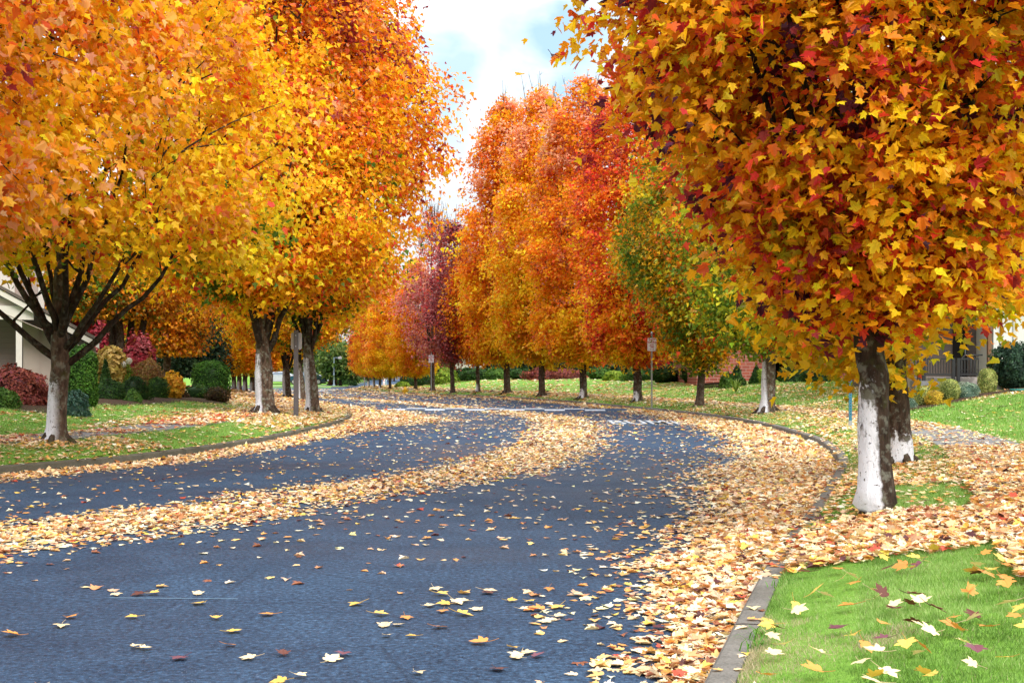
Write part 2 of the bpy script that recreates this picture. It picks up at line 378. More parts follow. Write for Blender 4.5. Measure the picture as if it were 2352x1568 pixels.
def hR(s): return np.interp(s, [0, .15, .8, 1.5, 2.8, 4.5, 8, 12, 20, 60], [.13, .135, .25, .31, .34, .56, 1.0, 1.16, 1.3, 1.5])
def hL(s): return np.interp(s, [0, .15, .8, 1.4, 2.7, 4, 6, 10, 20, 60], [.13, .135, .27, .33, .36, .46, .66, .88, 1.0, 1.4])
def hF(s): return np.interp(s, [0, .15, 2, 6, 20, 80], [.13, .14, .2, .35, .8, 2])
def terrain(x, y, smooth=True):
    x = np.asarray(x, float); y = np.asarray(y, float)
    r, l, fl, fr = S_ALL(x, y); z = np.full(x.shape, -.12)
    bump = (noise2(x, y, .45, 5) - .5) * .10
    for s, h in ((r, hR), (l, hL), (fl, hF), (fr, hF)):
        z = np.where(s > .13, h(s) + bump * ss(.3, 2.0, s) * (1 - ss(1.2, 1.5, s) * (1 - ss(2.9, 4, s))), z)
    return z + zroad(y)
def gz(x, y): return float(terrain(np.array([x]), np.array([y]))[0])

def grid(xs, ys, zf):
    X, Y = np.meshgrid(xs, ys); Z = zf(X, Y); ny, nx = X.shape
    v = np.stack([X, Y, Z], -1).reshape(-1, 3)
    i = (np.arange(ny - 1)[:, None] * nx + np.arange(nx - 1)[None]).ravel()
    return v, np.stack([i, i + 1, i + nx + 1, i + nx], -1)
def grow(a, b, n): return a + (b - a) * (np.linspace(0, 1, n) ** 2.6)
xs = np.concatenate([-grow(34, 1500, 26)[::-1], np.arange(-33.75, 24.1, .25), grow(24.3, 1500, 28)])
ys = np.concatenate([[-300, -60, -20], np.arange(-6, 60, .25), np.arange(60, 135, .5), np.arange(135, 200, 1.5), grow(201, 1800, 30)])
v, f = grid(xs, ys, terrain)
mb = MB(); mb.add(v, f, 0, (1, 1, 1), True); tag(mb.build('lawn', M['lawn']), kind='structure')
rx = np.concatenate([[-1500, -300, -100], np.arange(-60, 61, 5), [100, 300, 1500]]); ry = np.concatenate([[-300, -50], np.arange(-10, 260, 5), grow(262, 1800, 20)])
v, f = grid(rx, ry, lambda X, Y: zroad(Y))
mb = MB(); mb.add(v, f); tag(mb.build('road', M['asphalt']), kind='structure')

def offset(K, s, side):
    t = np.gradient(K, axis=0); t /= np.linalg.norm(t, axis=1)[:, None] + 1e-9
    n = np.stack([t[:, 1], -t[:, 0]], -1) * (1 if side < 0 else -1)
    return K + n * s
def strip(name, K, side, secs, m, cond):
    """sections (offset, z) swept along a kerb line"""
    sel = cond(K); K2 = K[sel]; rows = [np.column_stack([offset(K, s, side)[sel], (z(offset(K, s, side)[sel]) if callable(z) else np.full(len(K2), z)) + zroad(K2[:, 1])]) for s, z in secs]
    n = len(K2); v = np.concatenate(rows); i = np.arange(n - 1); f = []
    for k in range(len(rows) - 1):
        f.append(np.stack([k * n + i, k * n + i + 1, (k + 1) * n + i + 1, (k + 1) * n + i], -1))
    mb = MB(); mb.add(v, np.concatenate(f)); return tag(mb.build(name, m), kind='structure')
KP = [(0, -.05), (.012, .112), (.03, .128), (.06, .133), (.15, .134), (.152, -.05)]
inview = lambda K: (np.abs(K[:, 0]) < 130) & (K[:, 1] > -12) & (K[:, 1] < 340)
KR = strip('kerb', RK, -1, KP, M['kerb'], inview); strip('kerb', LK, 1, KP, M['kerb_dark'], inview)
strip('kerb', FL, 1, KP, M['kerb'], inview); strip('kerb', FR, -1, KP, M['kerb'], inview)
L_ = np.concatenate([[0], np.cumsum(np.linalg.norm(np.diff(RK, axis=0), axis=1))]); jb = MB()
for sl in np.arange(10.3, 75, 3.05):
    i = int(np.searchsorted(L_, sl)); q = RK[i - 1] + (RK[i] - RK[i - 1]) * (sl - L_[i - 1]) / (L_[i] - L_[i - 1]); t_ = (RK[i] - RK[i - 1]) / np.linalg.norm(RK[i] - RK[i - 1]); n_ = np.array([t_[1], -t_[0]])
    a, b = t_ * .007, [(0, -.01), (.011, .112), (.03, .130), (.06, .1355), (.148, .1362)]
    w_ = [np.append(q + n_ * (o - .0015) + s * a, z + .001) for o, z in b for s in (-1, 1)]; k = np.arange(4) * 2
    jb.add(w_, np.stack([k, k + 1, k + 3, k + 2], -1))
jb.build('joint', M['timber_dark'], KR)
# turf edge that meets the back of the kerb, and the sidewalks
Z0 = lambda h: (lambda q: h)
for K, sd, hh in ((RK, -1, hR), (LK, 1, hL)):
    strip('verge', K, sd, [(.148, .118), (.25, float(hh(.25)) + .005), (.62, float(hh(.62)) + .012), (.8, float(hh(.8)) - .03)], M['lawn'], inview)
    w0, w1 = (1.55, 2.8) if sd < 0 else (1.5, 2.75)
    near = lambda K: (K[:, 1] > -8) & (K[:, 1] < 104)
    strip('sidewalk', K, sd, [(w0, float(hh(w0)) - .08), (w0, float(hh(w0)) + .022), (w1, float(hh(w1)) + .022), (w1, float(hh(w1)) - .08)], M['walk'], near)
strip('path', FL, 1, [(1.2, .185), (2.8, .235)], M['walk'], lambda K: (K[:, 1] > 144) & (K[:, 1] < 330) & (K[:, 0] > -42))

# ------------------------------------------------------------------ road markings
def text_mesh(body, size, name, m, ext=.002, bold=.0):
    cu = bpy.data.curves.new('lettering_curve', 'FONT'); cu.body = body; cu.size = size; cu.align_x = 'CENTER'; cu.align_y = 'CENTER'; cu.extrude = ext; cu.offset = bold
    cu.resolution_u = 3
    o = bpy.data.objects.new('lettering_curve', cu); COL.objects.link(o)
    bpy.context.view_layer.update()
    me = bpy.data.meshes.new_from_object(o.evaluated_get(bpy.context.evaluated_depsgraph_get()))
    bpy.data.objects.remove(o); bpy.data.curves.remove(cu); me.name = name; me.materials.clear(); me.materials.append(m)
    me.polygons.foreach_set('material_index', np.zeros(len(me.polygons), np.int32)); return me
# the speed hump: a low asphalt rise across the road with staggered white blocks
def hump(d, x0, x1, tilt, w=2.6, hgt=.075):
    n = 13; t = np.linspace(-1, 1, n); xs_ = np.linspace(x0, x1, 24)
    mb = MB(); X, T = np.meshgrid(xs_, t); Y = d + T * w / 2 + (X - (x0 + x1) / 2) * tilt
    v = np.stack([X, Y, .004 + hgt * (np.cos(T * math.pi / 2))], -1).reshape(-1, 3)
    i = (np.arange(n - 1)[:, None] * 24 + np.arange(23)[None]).ravel()
    mb.add(v, np.stack([i, i + 1, i + 25, i + 24], -1), 0, (1, 1, 1), True)
    o = mb.build('speed_hump', M['asphalt'])
    mk = MB()
    L = x1 - x0; k = 0; x = x0 + .5
    while x < x1 - .9:
        row = k % 2; ya, yb = ((-1.2, -.62), (-.60, -.02))[row]
        xx = np.linspace(x, x + .80, 2); yy = np.linspace(ya, yb, 7)
        XX, YY = np.meshgrid(xx, yy)
        q = np.stack([XX, d + YY + (XX - (x0 + x1) / 2) * tilt, .010 + hgt * np.cos(YY / (w / 2) * math.pi / 2)], -1).reshape(-1, 3)
        j = np.arange(6) * 2; mk.add(q, np.stack([j, j + 1, j + 3, j + 2], -1), 0)
        x += .80; k += 1
    mk.build('road_marking', M['white_mark'], o)
    return o
tag(hump(53.2, -5.6, 4.6, -.10), 'low asphalt speed hump with staggered white blocks across the near road', 'speed hump')
tag(hump(116.5, -21, -15.5, -.2), 'far speed hump with white blocks beside the junction kerb', 'speed hump')
tm = text_mesh('BUMP', 1.0, 'road_word', M['white_mark'], 0.0005, .012)
o = link('road_lettering', tm, None, (4.1, 39.6, .006)); o.scale = (.92, 4.6, 1); o.rotation_euler = (0, 0, -.02)
tag(o, 'white word BUMP painted on the asphalt before the near hump', 'road marking')
mb = MB()
mb.box((-7.9, 66.6, .003), (-6.6, 67.1, .007)); o = mb.build('road_marking', M['white_mark']); tag(o, 'short white stripe left on the road beyond the near speed hump', 'road marking')
mb = MB(); mb.box((-20.5, 188.5, .003), (-12, 190.3, .007)); tag(mb.build('road_marking', M['white_mark']), 'far white stop line across the street behind the distant trunks', 'road marking')
mb = MB(); mb.add([(-2.61, 8.47, .005), (-1.77, 8.43, .005), (-1.77, 8.438, .005), (-2.61, 8.478, .005)], [(0, 1, 2, 3)], 0)
tag(mb.build('chalk_line', paint('chalk', (.20, .34, .46), .8)), 'thin pale blue line scratched on the bare asphalt', 'chalk line')

# ------------------------------------------------------------------ palettes
Y = srgb(252, 206, 34); O = srgb(250, 178, 28); DO = srgb(246, 146, 28); RO = srgb(240, 106, 44); RD = srgb(222, 58, 54); MR = srgb(150, 50, 58); PU = srgb(92, 42, 64)
G = srgb(88, 122, 34); YG = srgb(212, 200, 44); LG = srgb(136, 164, 44); PK = srgb(244, 176, 140); TN = srgb(226, 190, 120); MV = srgb(196, 132, 132); BR = srgb(150, 80, 36)
def palette_cols(P, cols, rng, seed, scale=.8, jit=.9, trend=None, leaf_jit=.5):
    """colour of each leaf: a patchy field picks a place along the colour list"""
    C = np.array(cols); n = len(C)
    t = .6 * vnoise(P * scale, seed) + .4 * vnoise(P * scale * 2.7, seed + 3)
    t = (t - .5) * 1.75 + .5
    if trend is not None: t = t + trend
    k = np.clip(t * (n - 1) + rng.normal(0, jit, len(P)), 0, n - 1 - 1e-6)
    i = k.astype(int); fr = (k - i)[:, None]
    c = C[i] * (1 - fr) + C[np.minimum(i + 1, n - 1)] * fr
    c = c * np.exp(rng.normal(0, .16, (len(P), 1)))
    return np.clip(c * (1 + rng.normal(0, .05, (len(P), 3))), .004, .95)

# ------------------------------------------------------------------ trees
def bez(a, b, c, n):
    t = np.linspace(0, 1, n)[:, None]; a, b, c = map(np.asarray, (a, b, c))
    return a * (1 - t) ** 2 + 2 * b * t * (1 - t) + c * t * t
def trunk_mesh(r, hb, top, bark, seed, lean=(0, 0), sides=18, flare=1.75):
    zz = np.concatenate([[-.15, 0, .05, .12, .25, .5, .8], np.linspace(1.1, hb, 4), np.linspace(hb + .4, top, 7)])
    rad = r * np.interp(zz, [-.15, 0, .05, .12, .25, .5, hb, hb + .6, top], [flare * 1.15, flare, flare * .86, 1.28, 1.10, 1.0, .92, .72, .08])
    wx = np.cumsum(np.random.RandomState(seed).normal(0, .012, len(zz))); wy = np.cumsum(np.random.RandomState(seed + 1).normal(0, .012, len(zz)))
    pts = np.column_stack([wx * np.clip(zz, 0, 3) + lean[0] * zz, wy * np.clip(zz, 0, 3) + lean[1] * zz, zz])
    mb = MB(); mb.tube(pts, rad, sides, wob=.13, seed=seed); return mb.mesh('trunk', bark), pts
def make_tree(name, loc, label, prof, r, hb, n_cl, per, size, pal, seed, bark='bark_bare', kind='star', nlimb=8, group=None, trendf=None, pscale=.8, jit=.8,
              thin=.0, sigma=.28, twigs=60, limb_r=.42, bare=0, off=(0, 0), cat='maple tree', spread=.72, leafz=None, limb_parts=True, limb_list=None, cutoff=None, droop=.75, skirt=.14, lift=.35, flare=1.75, rnd=.5, rib=1.0):
    rng = np.random.RandomState(seed); t = empty(name, loc, label, cat, group)
    pz = np.array([p[0] for p in prof], float); pr = np.array([p[1] for p in prof], float); top = pz[-1]
    tm_, tp = trunk_mesh(r, hb, top * .9, M[bark], seed, flare=flare); tr = link('trunk', tm_, t)
    if r > .12 and flare > 1.1:
        mb = MB(); k0 = rng.uniform(0, 6.28)
        for k in range(6):
            a_ = k0 + k * 1.05 + rng.uniform(-.25, .25); L_ = r * rng.uniform(2.0, 3.0); c_, s_ = math.cos(a_), math.sin(a_)
            mb.tube(bez((c_ * r * .55, s_ * r * .55, r * 1.1), (c_ * r * 1.25, s_ * r * 1.25, r * .28), (c_ * L_, s_ * L_, -.05), 7), r * np.linspace(.50, .16, 7), 7, wob=.2, seed=seed + k)
        mb.build('root', M['root'], tr)
    lead = lambda z: np.array([np.interp(z, tp[:, 2], tp[:, 0]), np.interp(z, tp[:, 2], tp[:, 1]), z])
    # limbs: rise steeply from the fork and spread with the crown
    limbs = []
    for k in range(nlimb):
        if limb_list: ph, z0, ze, fr, rl = limb_list[k]
        else:
            ph = k / nlimb * 2 * math.pi * 1.0 + rng.uniform(-.3, .3); z0 = hb * rng.uniform(.9, 1.25) + (k % 3) * .18; ze = pz[0] + (top - pz[0]) * rng.uniform(.35, .75); fr = spread * rng.uniform(.75, 1.05); rl = limb_r * rng.uniform(.75, 1.1)
        Re = np.interp(ze, pz, pr) * fr; a = lead(z0); e = np.array([math.cos(ph) * Re + off[0], math.sin(ph) * Re + off[1], ze])
        mid = np.array([math.cos(ph) * Re * .52 + a[0], math.sin(ph) * Re * .52 + a[1], z0 + (ze - z0) * .36])
        p = bez(a, mid, e, 11); p[1:-1] += rng.normal(0, .025, (9, 3))
        limbs.append((p, r * rl * np.linspace(1, .1, 11)))
    allp = []
    for p, rd in limbs:
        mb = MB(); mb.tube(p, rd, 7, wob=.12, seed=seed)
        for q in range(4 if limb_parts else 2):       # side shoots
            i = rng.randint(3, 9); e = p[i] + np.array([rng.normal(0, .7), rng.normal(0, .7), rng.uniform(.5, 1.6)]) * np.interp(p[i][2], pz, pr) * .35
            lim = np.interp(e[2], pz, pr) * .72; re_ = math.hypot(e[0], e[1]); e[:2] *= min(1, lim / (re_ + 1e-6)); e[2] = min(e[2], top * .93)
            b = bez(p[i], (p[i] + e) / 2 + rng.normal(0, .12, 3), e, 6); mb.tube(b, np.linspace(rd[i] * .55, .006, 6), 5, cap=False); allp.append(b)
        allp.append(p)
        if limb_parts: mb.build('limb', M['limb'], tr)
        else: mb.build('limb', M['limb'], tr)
    # crown
    zc = rng.uniform(pz[0], top, n_cl * 5); w = np.interp(zc, pz, pr); keep = rng.uniform(0, pr.max(), len(zc)) < w; zc = zc[keep]
    ph = rng.uniform(0, 2 * math.pi, len(zc)); u = rng.uniform(0, 1, len(zc))
    rho = np.where(u < .74, rng.uniform(.76, 1.0, len(zc)), rng.uniform(.25, .8, len(zc)))
    rho = np.where(rng.uniform(0, 1, len(zc)) < .07, rng.uniform(1.02, 1.2, len(zc)), rho)
    lump = 1 + .50 * rib * (vnoise(np.stack([np.cos(ph) * 2.2, np.sin(ph) * 2.2, zc * .32], -1), seed) - .5) + .30 * (vnoise(np.stack([np.cos(ph) * 6, np.sin(ph) * 6, zc * 1.6], -1), seed + 4) - .5)
    R = np.interp(zc, pz, pr) * rho * lump
    C = np.stack([np.cos(ph) * R + off[0] * ss(pz[0], pz[0] + 2, zc), np.sin(ph) * R + off[1] * ss(pz[0], pz[0] + 2, zc), zc], -1)
    hole = vnoise(C * .9, seed + 9); C = C[hole > thin]
    if cutoff is not None: C = C[cutoff(C + np.array(loc))]
    C = C[:n_cl]
    ns = int(n_cl * skirt); zk = pz[0] + (top - pz[0]) * rng.uniform(-.01, .16, ns); pk = rng.uniform(0, 2 * math.pi, ns); Rk = np.interp(zk, pz, pr) * rng.uniform(.55, 1.08, ns)
    Ck = np.stack([np.cos(pk) * Rk, np.sin(pk) * Rk, zk], -1)
    if cutoff is not None: Ck = Ck[cutoff(Ck + np.array(loc))]
    C = np.concatenate([C, Ck])
    rr_ = np.hypot(C[:, 0], C[:, 1]) / (pr.max() + 1e-6); C[:, 2] += lift * (1 - np.clip(rr_, 0, 1)) * (1 - ss(pz[0] + .3, pz[0] + 2.2, C[:, 2])) + rng.normal(0, .12, len(C)) * (C[:, 2] < pz[0] + 1)
    tint_c = np.exp(rng.normal(0, .13, (len(C), 1)))
    n = len(C) * per
    out = unit(C * [1, 1, 0.15] + [0, 0, .25])
    Pc = np.repeat(C, per, 0); Oc = np.repeat(out, per, 0)
    sg = np.repeat(rng.uniform(.75, 1.3, len(C)), per)[:, None] * sigma
    dv = rng.normal(0, 1, (n, 3)) * [1, 1, .75]
    P = Pc + dv * sg; P[:, 2] -= .12 * (dv[:, 0] ** 2 + dv[:, 1] ** 2) * sg[:, 0]
    zmin = pz[0] - .35; P[:, 2] = np.where(P[:, 2] < zmin, 2 * zmin - P[:, 2], P[:, 2])
    T = Oc * .5 + np.array([0, 0, -droop]) + rng.normal(0, rnd, (n, 3))
    N = Oc * .55 + np.array([0, 0, .45]) + rng.normal(0, rnd + .12, (n, 3))
    sz = size * rng.uniform(.55, 1.3, n)
    trd = None if trendf is None else trendf(P)
    colr = np.clip(palette_cols(P, pal, rng, seed, pscale, jit, trd) * np.repeat(tint_c, per, 0), .004, .95)
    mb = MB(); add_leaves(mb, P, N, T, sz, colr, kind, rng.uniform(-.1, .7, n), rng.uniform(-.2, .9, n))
    # twigs join the sprays to the limbs
    tips = np.concatenate(allp) if allp else np.zeros((1, 3))
    for k in rng.choice(len(C), min(twigs, len(C)), False):
        c = C[k]; dd = np.linalg.norm(tips - c * [1, 1, 1] + [0, 0, .5], axis=1); a = tips[dd.argmin()]
        mb.tube(bez(a, (a + c) / 2 + [0, 0, .15], c, 5), np.linspace(.018, .004, 5) * (r / .17), 4, 1, cap=False)
    for k in range(bare):                         # leafless shoots above the crown
        z0 = top - rng.uniform(.6, 3.5); ph_ = rng.uniform(0, 6.28); R_ = np.interp(z0, pz, pr) * rng.uniform(.1, .95)
        a = np.array([math.cos(ph_) * R_, math.sin(ph_) * R_, z0]); e = a + np.array([math.cos(ph_) * .35, math.sin(ph_) * .35, rng.uniform(1.0, 2.3)]) + rng.normal(0, .08, 3)
        mb.tube(bez(a, (a + e) / 2 + [0, 0, .1], e, 4), np.linspace(.022, .007, 4), 4, 1, cap=False)
        for q in range(3):
            s_ = a + (e - a) * rng.uniform(.3, .9); mb.tube([s_, s_ + np.array([rng.normal(0, .18), rng.normal(0, .18), rng.uniform(.2, .6)])], [.009, .004], 3, 1, cap=False)
    cr = mb.build('crown', [M['leaf'], M['limb']], t)
    return t
def copy_tree(src, name, loc, label, scale=1.0, rz=0.0, zs=None, bark=None, group=None):
    t = src.copy(); COL.objects.link(t); t.name = name; t.location = loc; t.scale = (scale, scale, zs or scale)
    t['label'] = label
    if group: t['group'] = group
    for ch in src.children:
        c = ch.copy(); COL.objects.link(c); c.parent = t
        if ch.name.startswith('crown'): c.rotation_euler = (0, 0, rz)
        else:
            if bark:
                c.data = ch.data.copy(); c.data.materials.clear(); c.data.materials.append(M[bark])
            for g in ch.children:
                d = g.copy(); COL.objects.link(d); d.parent = c
    return t

GR = 'street maples along the right kerb'; GL = 'street maples along the left kerb'
def at(px, d): return px_x(px, d), d
def P3(px, d):
    x = px_x(px, d); return (x, d, gz(x, d) - .02)

hi = lambda a, b, s: (lambda P: ((P[:, 2] - a) / (b - a)).clip(-.5, 1.2) * s - s * .5)
# foreground maple on the right
pA = [(1.75, .40), (1.95, .72), (2.25, 1.02), (2.6, 1.25), (2.9, 1.42), (3.3, 1.68), (3.7, 1.95), (4.3, 2.25), (4.8, 2.15), (5.6, 2.2), (6.5, 2.2), (8, 2.0), (9.5, 1.2), (10.2, .3)]
palA = [PU, PU, MR, RD, RO, DO, O, O, Y, O, O, Y, O, DO, RD, MR, RO, DO, O, Y, YG]
A = make_tree('maple_tree', P3(2010, 11.4), 'large foreground maple beside the kerb, white-sided trunk, purple flecks in its orange crown', pA, .142, 1.5, 1500, 52, .094, palA, 11, 'bark_near', 'toothed', 13, GR, None, 2.1, 1.7,
              thin=.27, sigma=.19, twigs=420, limb_r=.46, lift=.25, flare=1.06, rnd=.5, rib=.5, droop=.95)
xB = px_x(2064, 17.3)
pB = [(1.2, .55), (1.4, 1.0), (1.7, 1.3), (2.0, 1.6), (2.8, 2.25), (4, 2.6), (6, 2.7), (8, 2.1), (9.8, .6)]
B = make_tree('maple_tree', P3(2064, 17.3), 'yellow maple with whitewashed trunk foot standing just behind the large foreground maple', pB, .165, 1.7, 760, 30, .13, [YG, Y, O, Y, YG, LG, O, Y, RO], 12, 'bark_second', 'maple', 8, GR, None, 1.2, 1.4,
              thin=.25, sigma=.22, twigs=120, flare=1.4, lift=.12, skirt=.26,
              cutoff=lambda C: ~((C[:, 0] > xB + .15) & (C[:, 2] < 1.95 + .30 * (C[:, 0] - xB - .15))) & ~((np.abs(C[:, 0] - xB - .05) < .28) & (C[:, 1] < 17.3) & (C[:, 2] < 2.2)))
# left maples
pL1 = [(2.8, 1.6), (3.0, 2.7), (3.4, 3.3), (4.2, 3.55), (5.5, 3.4), (7, 3.15), (8.5, 2.7), (10, 1.9), (11.5, .8)]
ll = []
for ph, z0, ze, fr, rl in ((0.15, 1.25, 4.2, .75, .42), (.5, 1.45, 5.2, .7, .36), (3.1, 1.35, 4.0, .75, .42), (2.7, 1.5, 5.6, .62, .45), (3.6, 1.75, 5.4, .6, .40), (1.2, 1.8, 6.3, .5, .42), (5.2, 1.7, 5.6, .55, .44), (4.4, 1.75, 6.2, .55, .42), (6.0, 1.75, 6.0, .5, .42), (2.2, 1.8, 6.0, .5, .36), (5.75, 1.5, 4.6, .8, .34)): ll.append((ph, z0, ze, fr, rl))
L1 = make_tree('maple_tree', P3(128, 21.8), 'yellow maple with dark spreading limbs and broad white trunk before the house', pL1, .160, 1.55, 1600, 28, .120, [G, YG, Y, YG, Y, O, Y, Y, O, Y, RD, O, Y, O, Y, DO, PK, O], 13, 'bark_white', 'maple', 11, GL,
               lambda P: (P[:, 2] - 4.6) * .085, 1.1, 1.0, thin=.37, sigma=.26, twigs=240, limb_list=ll, lift=.85)
pL2 = [(2.6, .7), (3.1, 1.8), (3.8, 2.8), (5, 3.4), (7.5, 3.75), (10, 3.3), (12.5, 2.6), (15, 1.8), (16.5, .5)]
pal2 = [G, YG, Y, RD, Y, O, Y, O, Y, DO, RO, O, DO, O, RD, O, PK, DO, MR]
L2 = make_tree('maple_tree', P3(609, 36), 'orange maple with a broad forked grey trunk next to the brown sign post', pL2, .25, 1.35, 1900, 30, .155, pal2, 14, 'bark_half', 'star', 10, GL, lambda P: (P[:, 2] - 7) * .06, .9, 1.2, thin=.34, sigma=.31, twigs=150, lift=.9)
L3 = make_tree('maple_tree', P3(718, 39.8), 'orange maple with mossy grey trunk at the kerb corner, its crown edging the sky', [(2.5, .7), (3.2, 1.4), (4.2, 2.3), (5.8, 3.2), (7.7, 3.65), (10.4, 3.1), (12.8, 2.4), (15, 1.4), (16.3, .4)], .19, 1.5, 1900, 30, .155, pal2, 15, 'bark_half', 'star', 10, GL,
               lambda P: (P[:, 2] - 7) * .055, .9, 1.2, thin=.34, sigma=.31, twigs=150, lift=.9)
L0 = make_tree('maple_tree', (-9.7, 15.4, gz(-9.7, 15.4)), 'orange maple reaching in at the upper corner, its trunk out of view', [(2.6, 2.2), (3.2, 3.9), (3.8, 4.35), (4.8, 4.8), (6.0, 5.3), (7.5, 5.2), (9, 4), (10.5, 1.5)], .22, 1.8, 900, 30, .13, [Y, O, Y, O, DO, O, PK, O, RO, DO, MR], 16, 'bark_white', 'maple', 8, GL,
               None, .9, 1.0, thin=.22, sigma=.26, twigs=120, cutoff=lambda C: C[:, 0] > -9.0)
# right row prototypes
pRow = [(1.8, .6), (2.3, 1.6), (3.2, 2.2), (5, 2.6), (8, 2.65), (11, 2.4), (13.6, 1.95), (15.5, 1.4), (16.6, .9), (17.3, .35)]
palOr = [Y, Y, O, Y, O, DO, O, RO, O, DO, MR, O, RO, DO, PK]
palRd = [Y, O, Y, O, DO, RO, O, RD, DO, MR, RD, RO, DO, RD, MR]
palGr = [G, G, LG, G, YG, G, LG, YG, O, RO, RD]
trd = lambda P: (P[:, 2] - 8.5) * .045 + .10 * np.sin(P[:, 0] * 1.9 + P[:, 1])
C_ = make_tree('maple_tree', P3(1763, 40), 'green-leaved maple with half white trunk in front of the brick house', [(1.9, .6), (2.3, 1.5), (3.2, 2.1), (5, 2.6), (8, 2.8), (11, 2.3), (13, 1.0)], .215, 1.75, 900, 30, .15, palGr, 17, 'bark_half', 'star', 7, GR, lambda P: (P[:, 2] - 5.5) * .05, .8, 1.2, thin=.25, sigma=.3, twigs=60)
D_ = make_tree('maple_tree', P3(1607, 48.5), 'green and gold maple with slim bare trunk next to the nearer parking sign', [(1.5, .4), (2.0, .85), (2.7, 1.0), (3.4, 1.6), (5, 2.6), (7, 2.6), (9.5, 2.0), (12, .8)], .14, 1.5, 1400, 30, .15, [G, G, LG, G, O, G, YG, O, G, DO, O, RO], 18, 'bark_bare', 'star', 7, GR, lambda P: (P[:, 2] - 4.2) * .06, .8, 1.3, thin=.2, sigma=.30, twigs=60)
E_ = make_tree('maple_tree', P3(1465, 57), 'tall red and orange maple with stout bare trunk left of the nearer parking sign', pRow, .195, 1.6, 2300, 22, .17, palRd, 19, 'bark_low', 'star', 8, GR, trd, 1.0, 1.1, thin=.36, sigma=.22, twigs=60, bare=8, lift=.5)
E_.scale = (.97, .97, .86)
F_ = make_tree('maple_tree', P3(1340, 66), 'tall orange maple with white foot, fourth trunk beyond the nearer parking sign group', pRow, .19, 1.6, 2300, 22, .175, palOr, 20, 'bark_low', 'star', 8, GR, trd, .95, 1.1, thin=.36, sigma=.23, twigs=50, bare=10, lift=.5)
F_['label'] = 'tall orange maple whose trunk foot is painted white, before the timber edging'
F_.scale = (1, 1, .93)
G_ = make_tree('maple_tree', P3(1245, 74), 'tall golden orange maple with narrow lichen trunk beside the maple with the white foot', pRow, .19, 1.6, 2200, 22, .185, [Y, YG, Y, O, Y, O, DO, Y, O, RO, O, DO, PK], 21, 'bark_bare', 'star', 8, GR, trd, .95, 1.1, thin=.36, sigma=.24, twigs=50, bare=12, lift=.5)
Hm = make_tree('maple_tree', P3(1165, 82), 'tall orange maple with dark trunk whose crown edges the open sky', pRow, .21, 1.6, 2300, 22, .19, palOr, 22, 'bark_bare', 'star', 8, GR, trd, .95, 1.1, thin=.36, sigma=.25, twigs=50, bare=12, lift=.5)
Hm.scale = (1, 1, 1.07); G_.scale = (1, 1, 1.0)
pDk = [(1.9, .35), (2.7, .8), (4, 1.75), (6, 2.1), (8, 1.7), (10, 1.0), (11.5, .3)]
I_ = make_tree('maple_tree', P3(1098, 87), 'slim maple with white trunk foot between the dark maroon maple and the tall row', pDk, .13, 1.8, 700, 24, .19, [O, DO, RO, O, RD, Y], 23, 'bark_low', 'star', 5, GR, trd, .8, 1.2, thin=.3, sigma=.3, twigs=30)
J_ = make_tree('maple_tree', P3(1040, 88.5), 'dark maroon maple with slim trunk near the farther parking sign', pDk, .15, 1.9, 640, 24, .17, [BR, MR, MV, MR, MV, RD, MV, PU, MR], 24, 'bark_bare', 'star', 6, GR, trd, .8, 1.2, thin=.42, sigma=.3, twigs=60, bare=26)
K_ = make_tree('maple_tree', P3(994, 94.5), 'half leafless red maple directly behind the farther parking sign', [(2.1, .4), (2.8, .9), (4, 2.1), (6, 2.6), (8, 2.1), (10.5, 1.2), (13, .4)], .17, 1.9, 430, 24, .17, [BR, MV, RD, MV, PK, MV, MR], 25, 'bark_bare', 'star', 7, GR, None, .8, 1.2, thin=.46, sigma=.34, twigs=90, bare=70, spread=.8)
Lm = copy_tree(Hm, 'maple_tree', P3(955, 100), 'rusty orange maple with dark trunk just right of the yellow hydrant', .62, 1.2, .58)
M_ = copy_tree(G_, 'maple_tree', P3(896, 106), 'golden maple with forked low limbs just left of the yellow hydrant', .66, 2.1, .52)
N_ = copy_tree(E_, 'maple_tree', P3(873, 111.5), 'red orange maple third in the far row counted from the hydrant', .6, .4, .56)
O_ = copy_tree(F_, 'maple_tree', P3(859, 116.5), 'orange far maple with grey white trunk second from the end of the row', .62, 3.0, .55, 'bark_half')
Q_ = copy_tree(E_, 'maple_tree', P3(846, 122), 'rusty maple with bright white trunk at the end of the far row', .66, 4.2, .56, 'bark_white')
# left verge row behind the two big trunks
R1 = copy_tree(L3, 'maple_tree', P3(693, 58), 'maple with pale speckled trunk between the brown post and the corner maple', .84, 2.0, .84)
R2 = copy_tree(L2, 'maple_tree', P3(659, 63), 'maple with white-footed trunk seen between the forked trunk and the brown post', .8, 1.1, .82)
for k, (px, d, lab) in enumerate(((594, 76, 'white-trunked maple nearest the forked grey trunk in the far left row'), (580, 80, 'second white-trunked maple of the far left row counted from the forked trunk'),
        (563.5, 84, 'third white-trunked maple of the far left row, middle of five'), (550, 88.5, 'fourth white-trunked maple of the far left row, next to the last'), (538, 93, 'last white-trunked maple of the far left row, beside the big round hedge'))):
    x = px_x(px, d); copy_tree((F_, E_, G_, E_, F_)[k], 'maple_tree', (x, d, gz(x, d) - .02), lab, .85, 1.3 * k, .72, 'bark_white', GL)

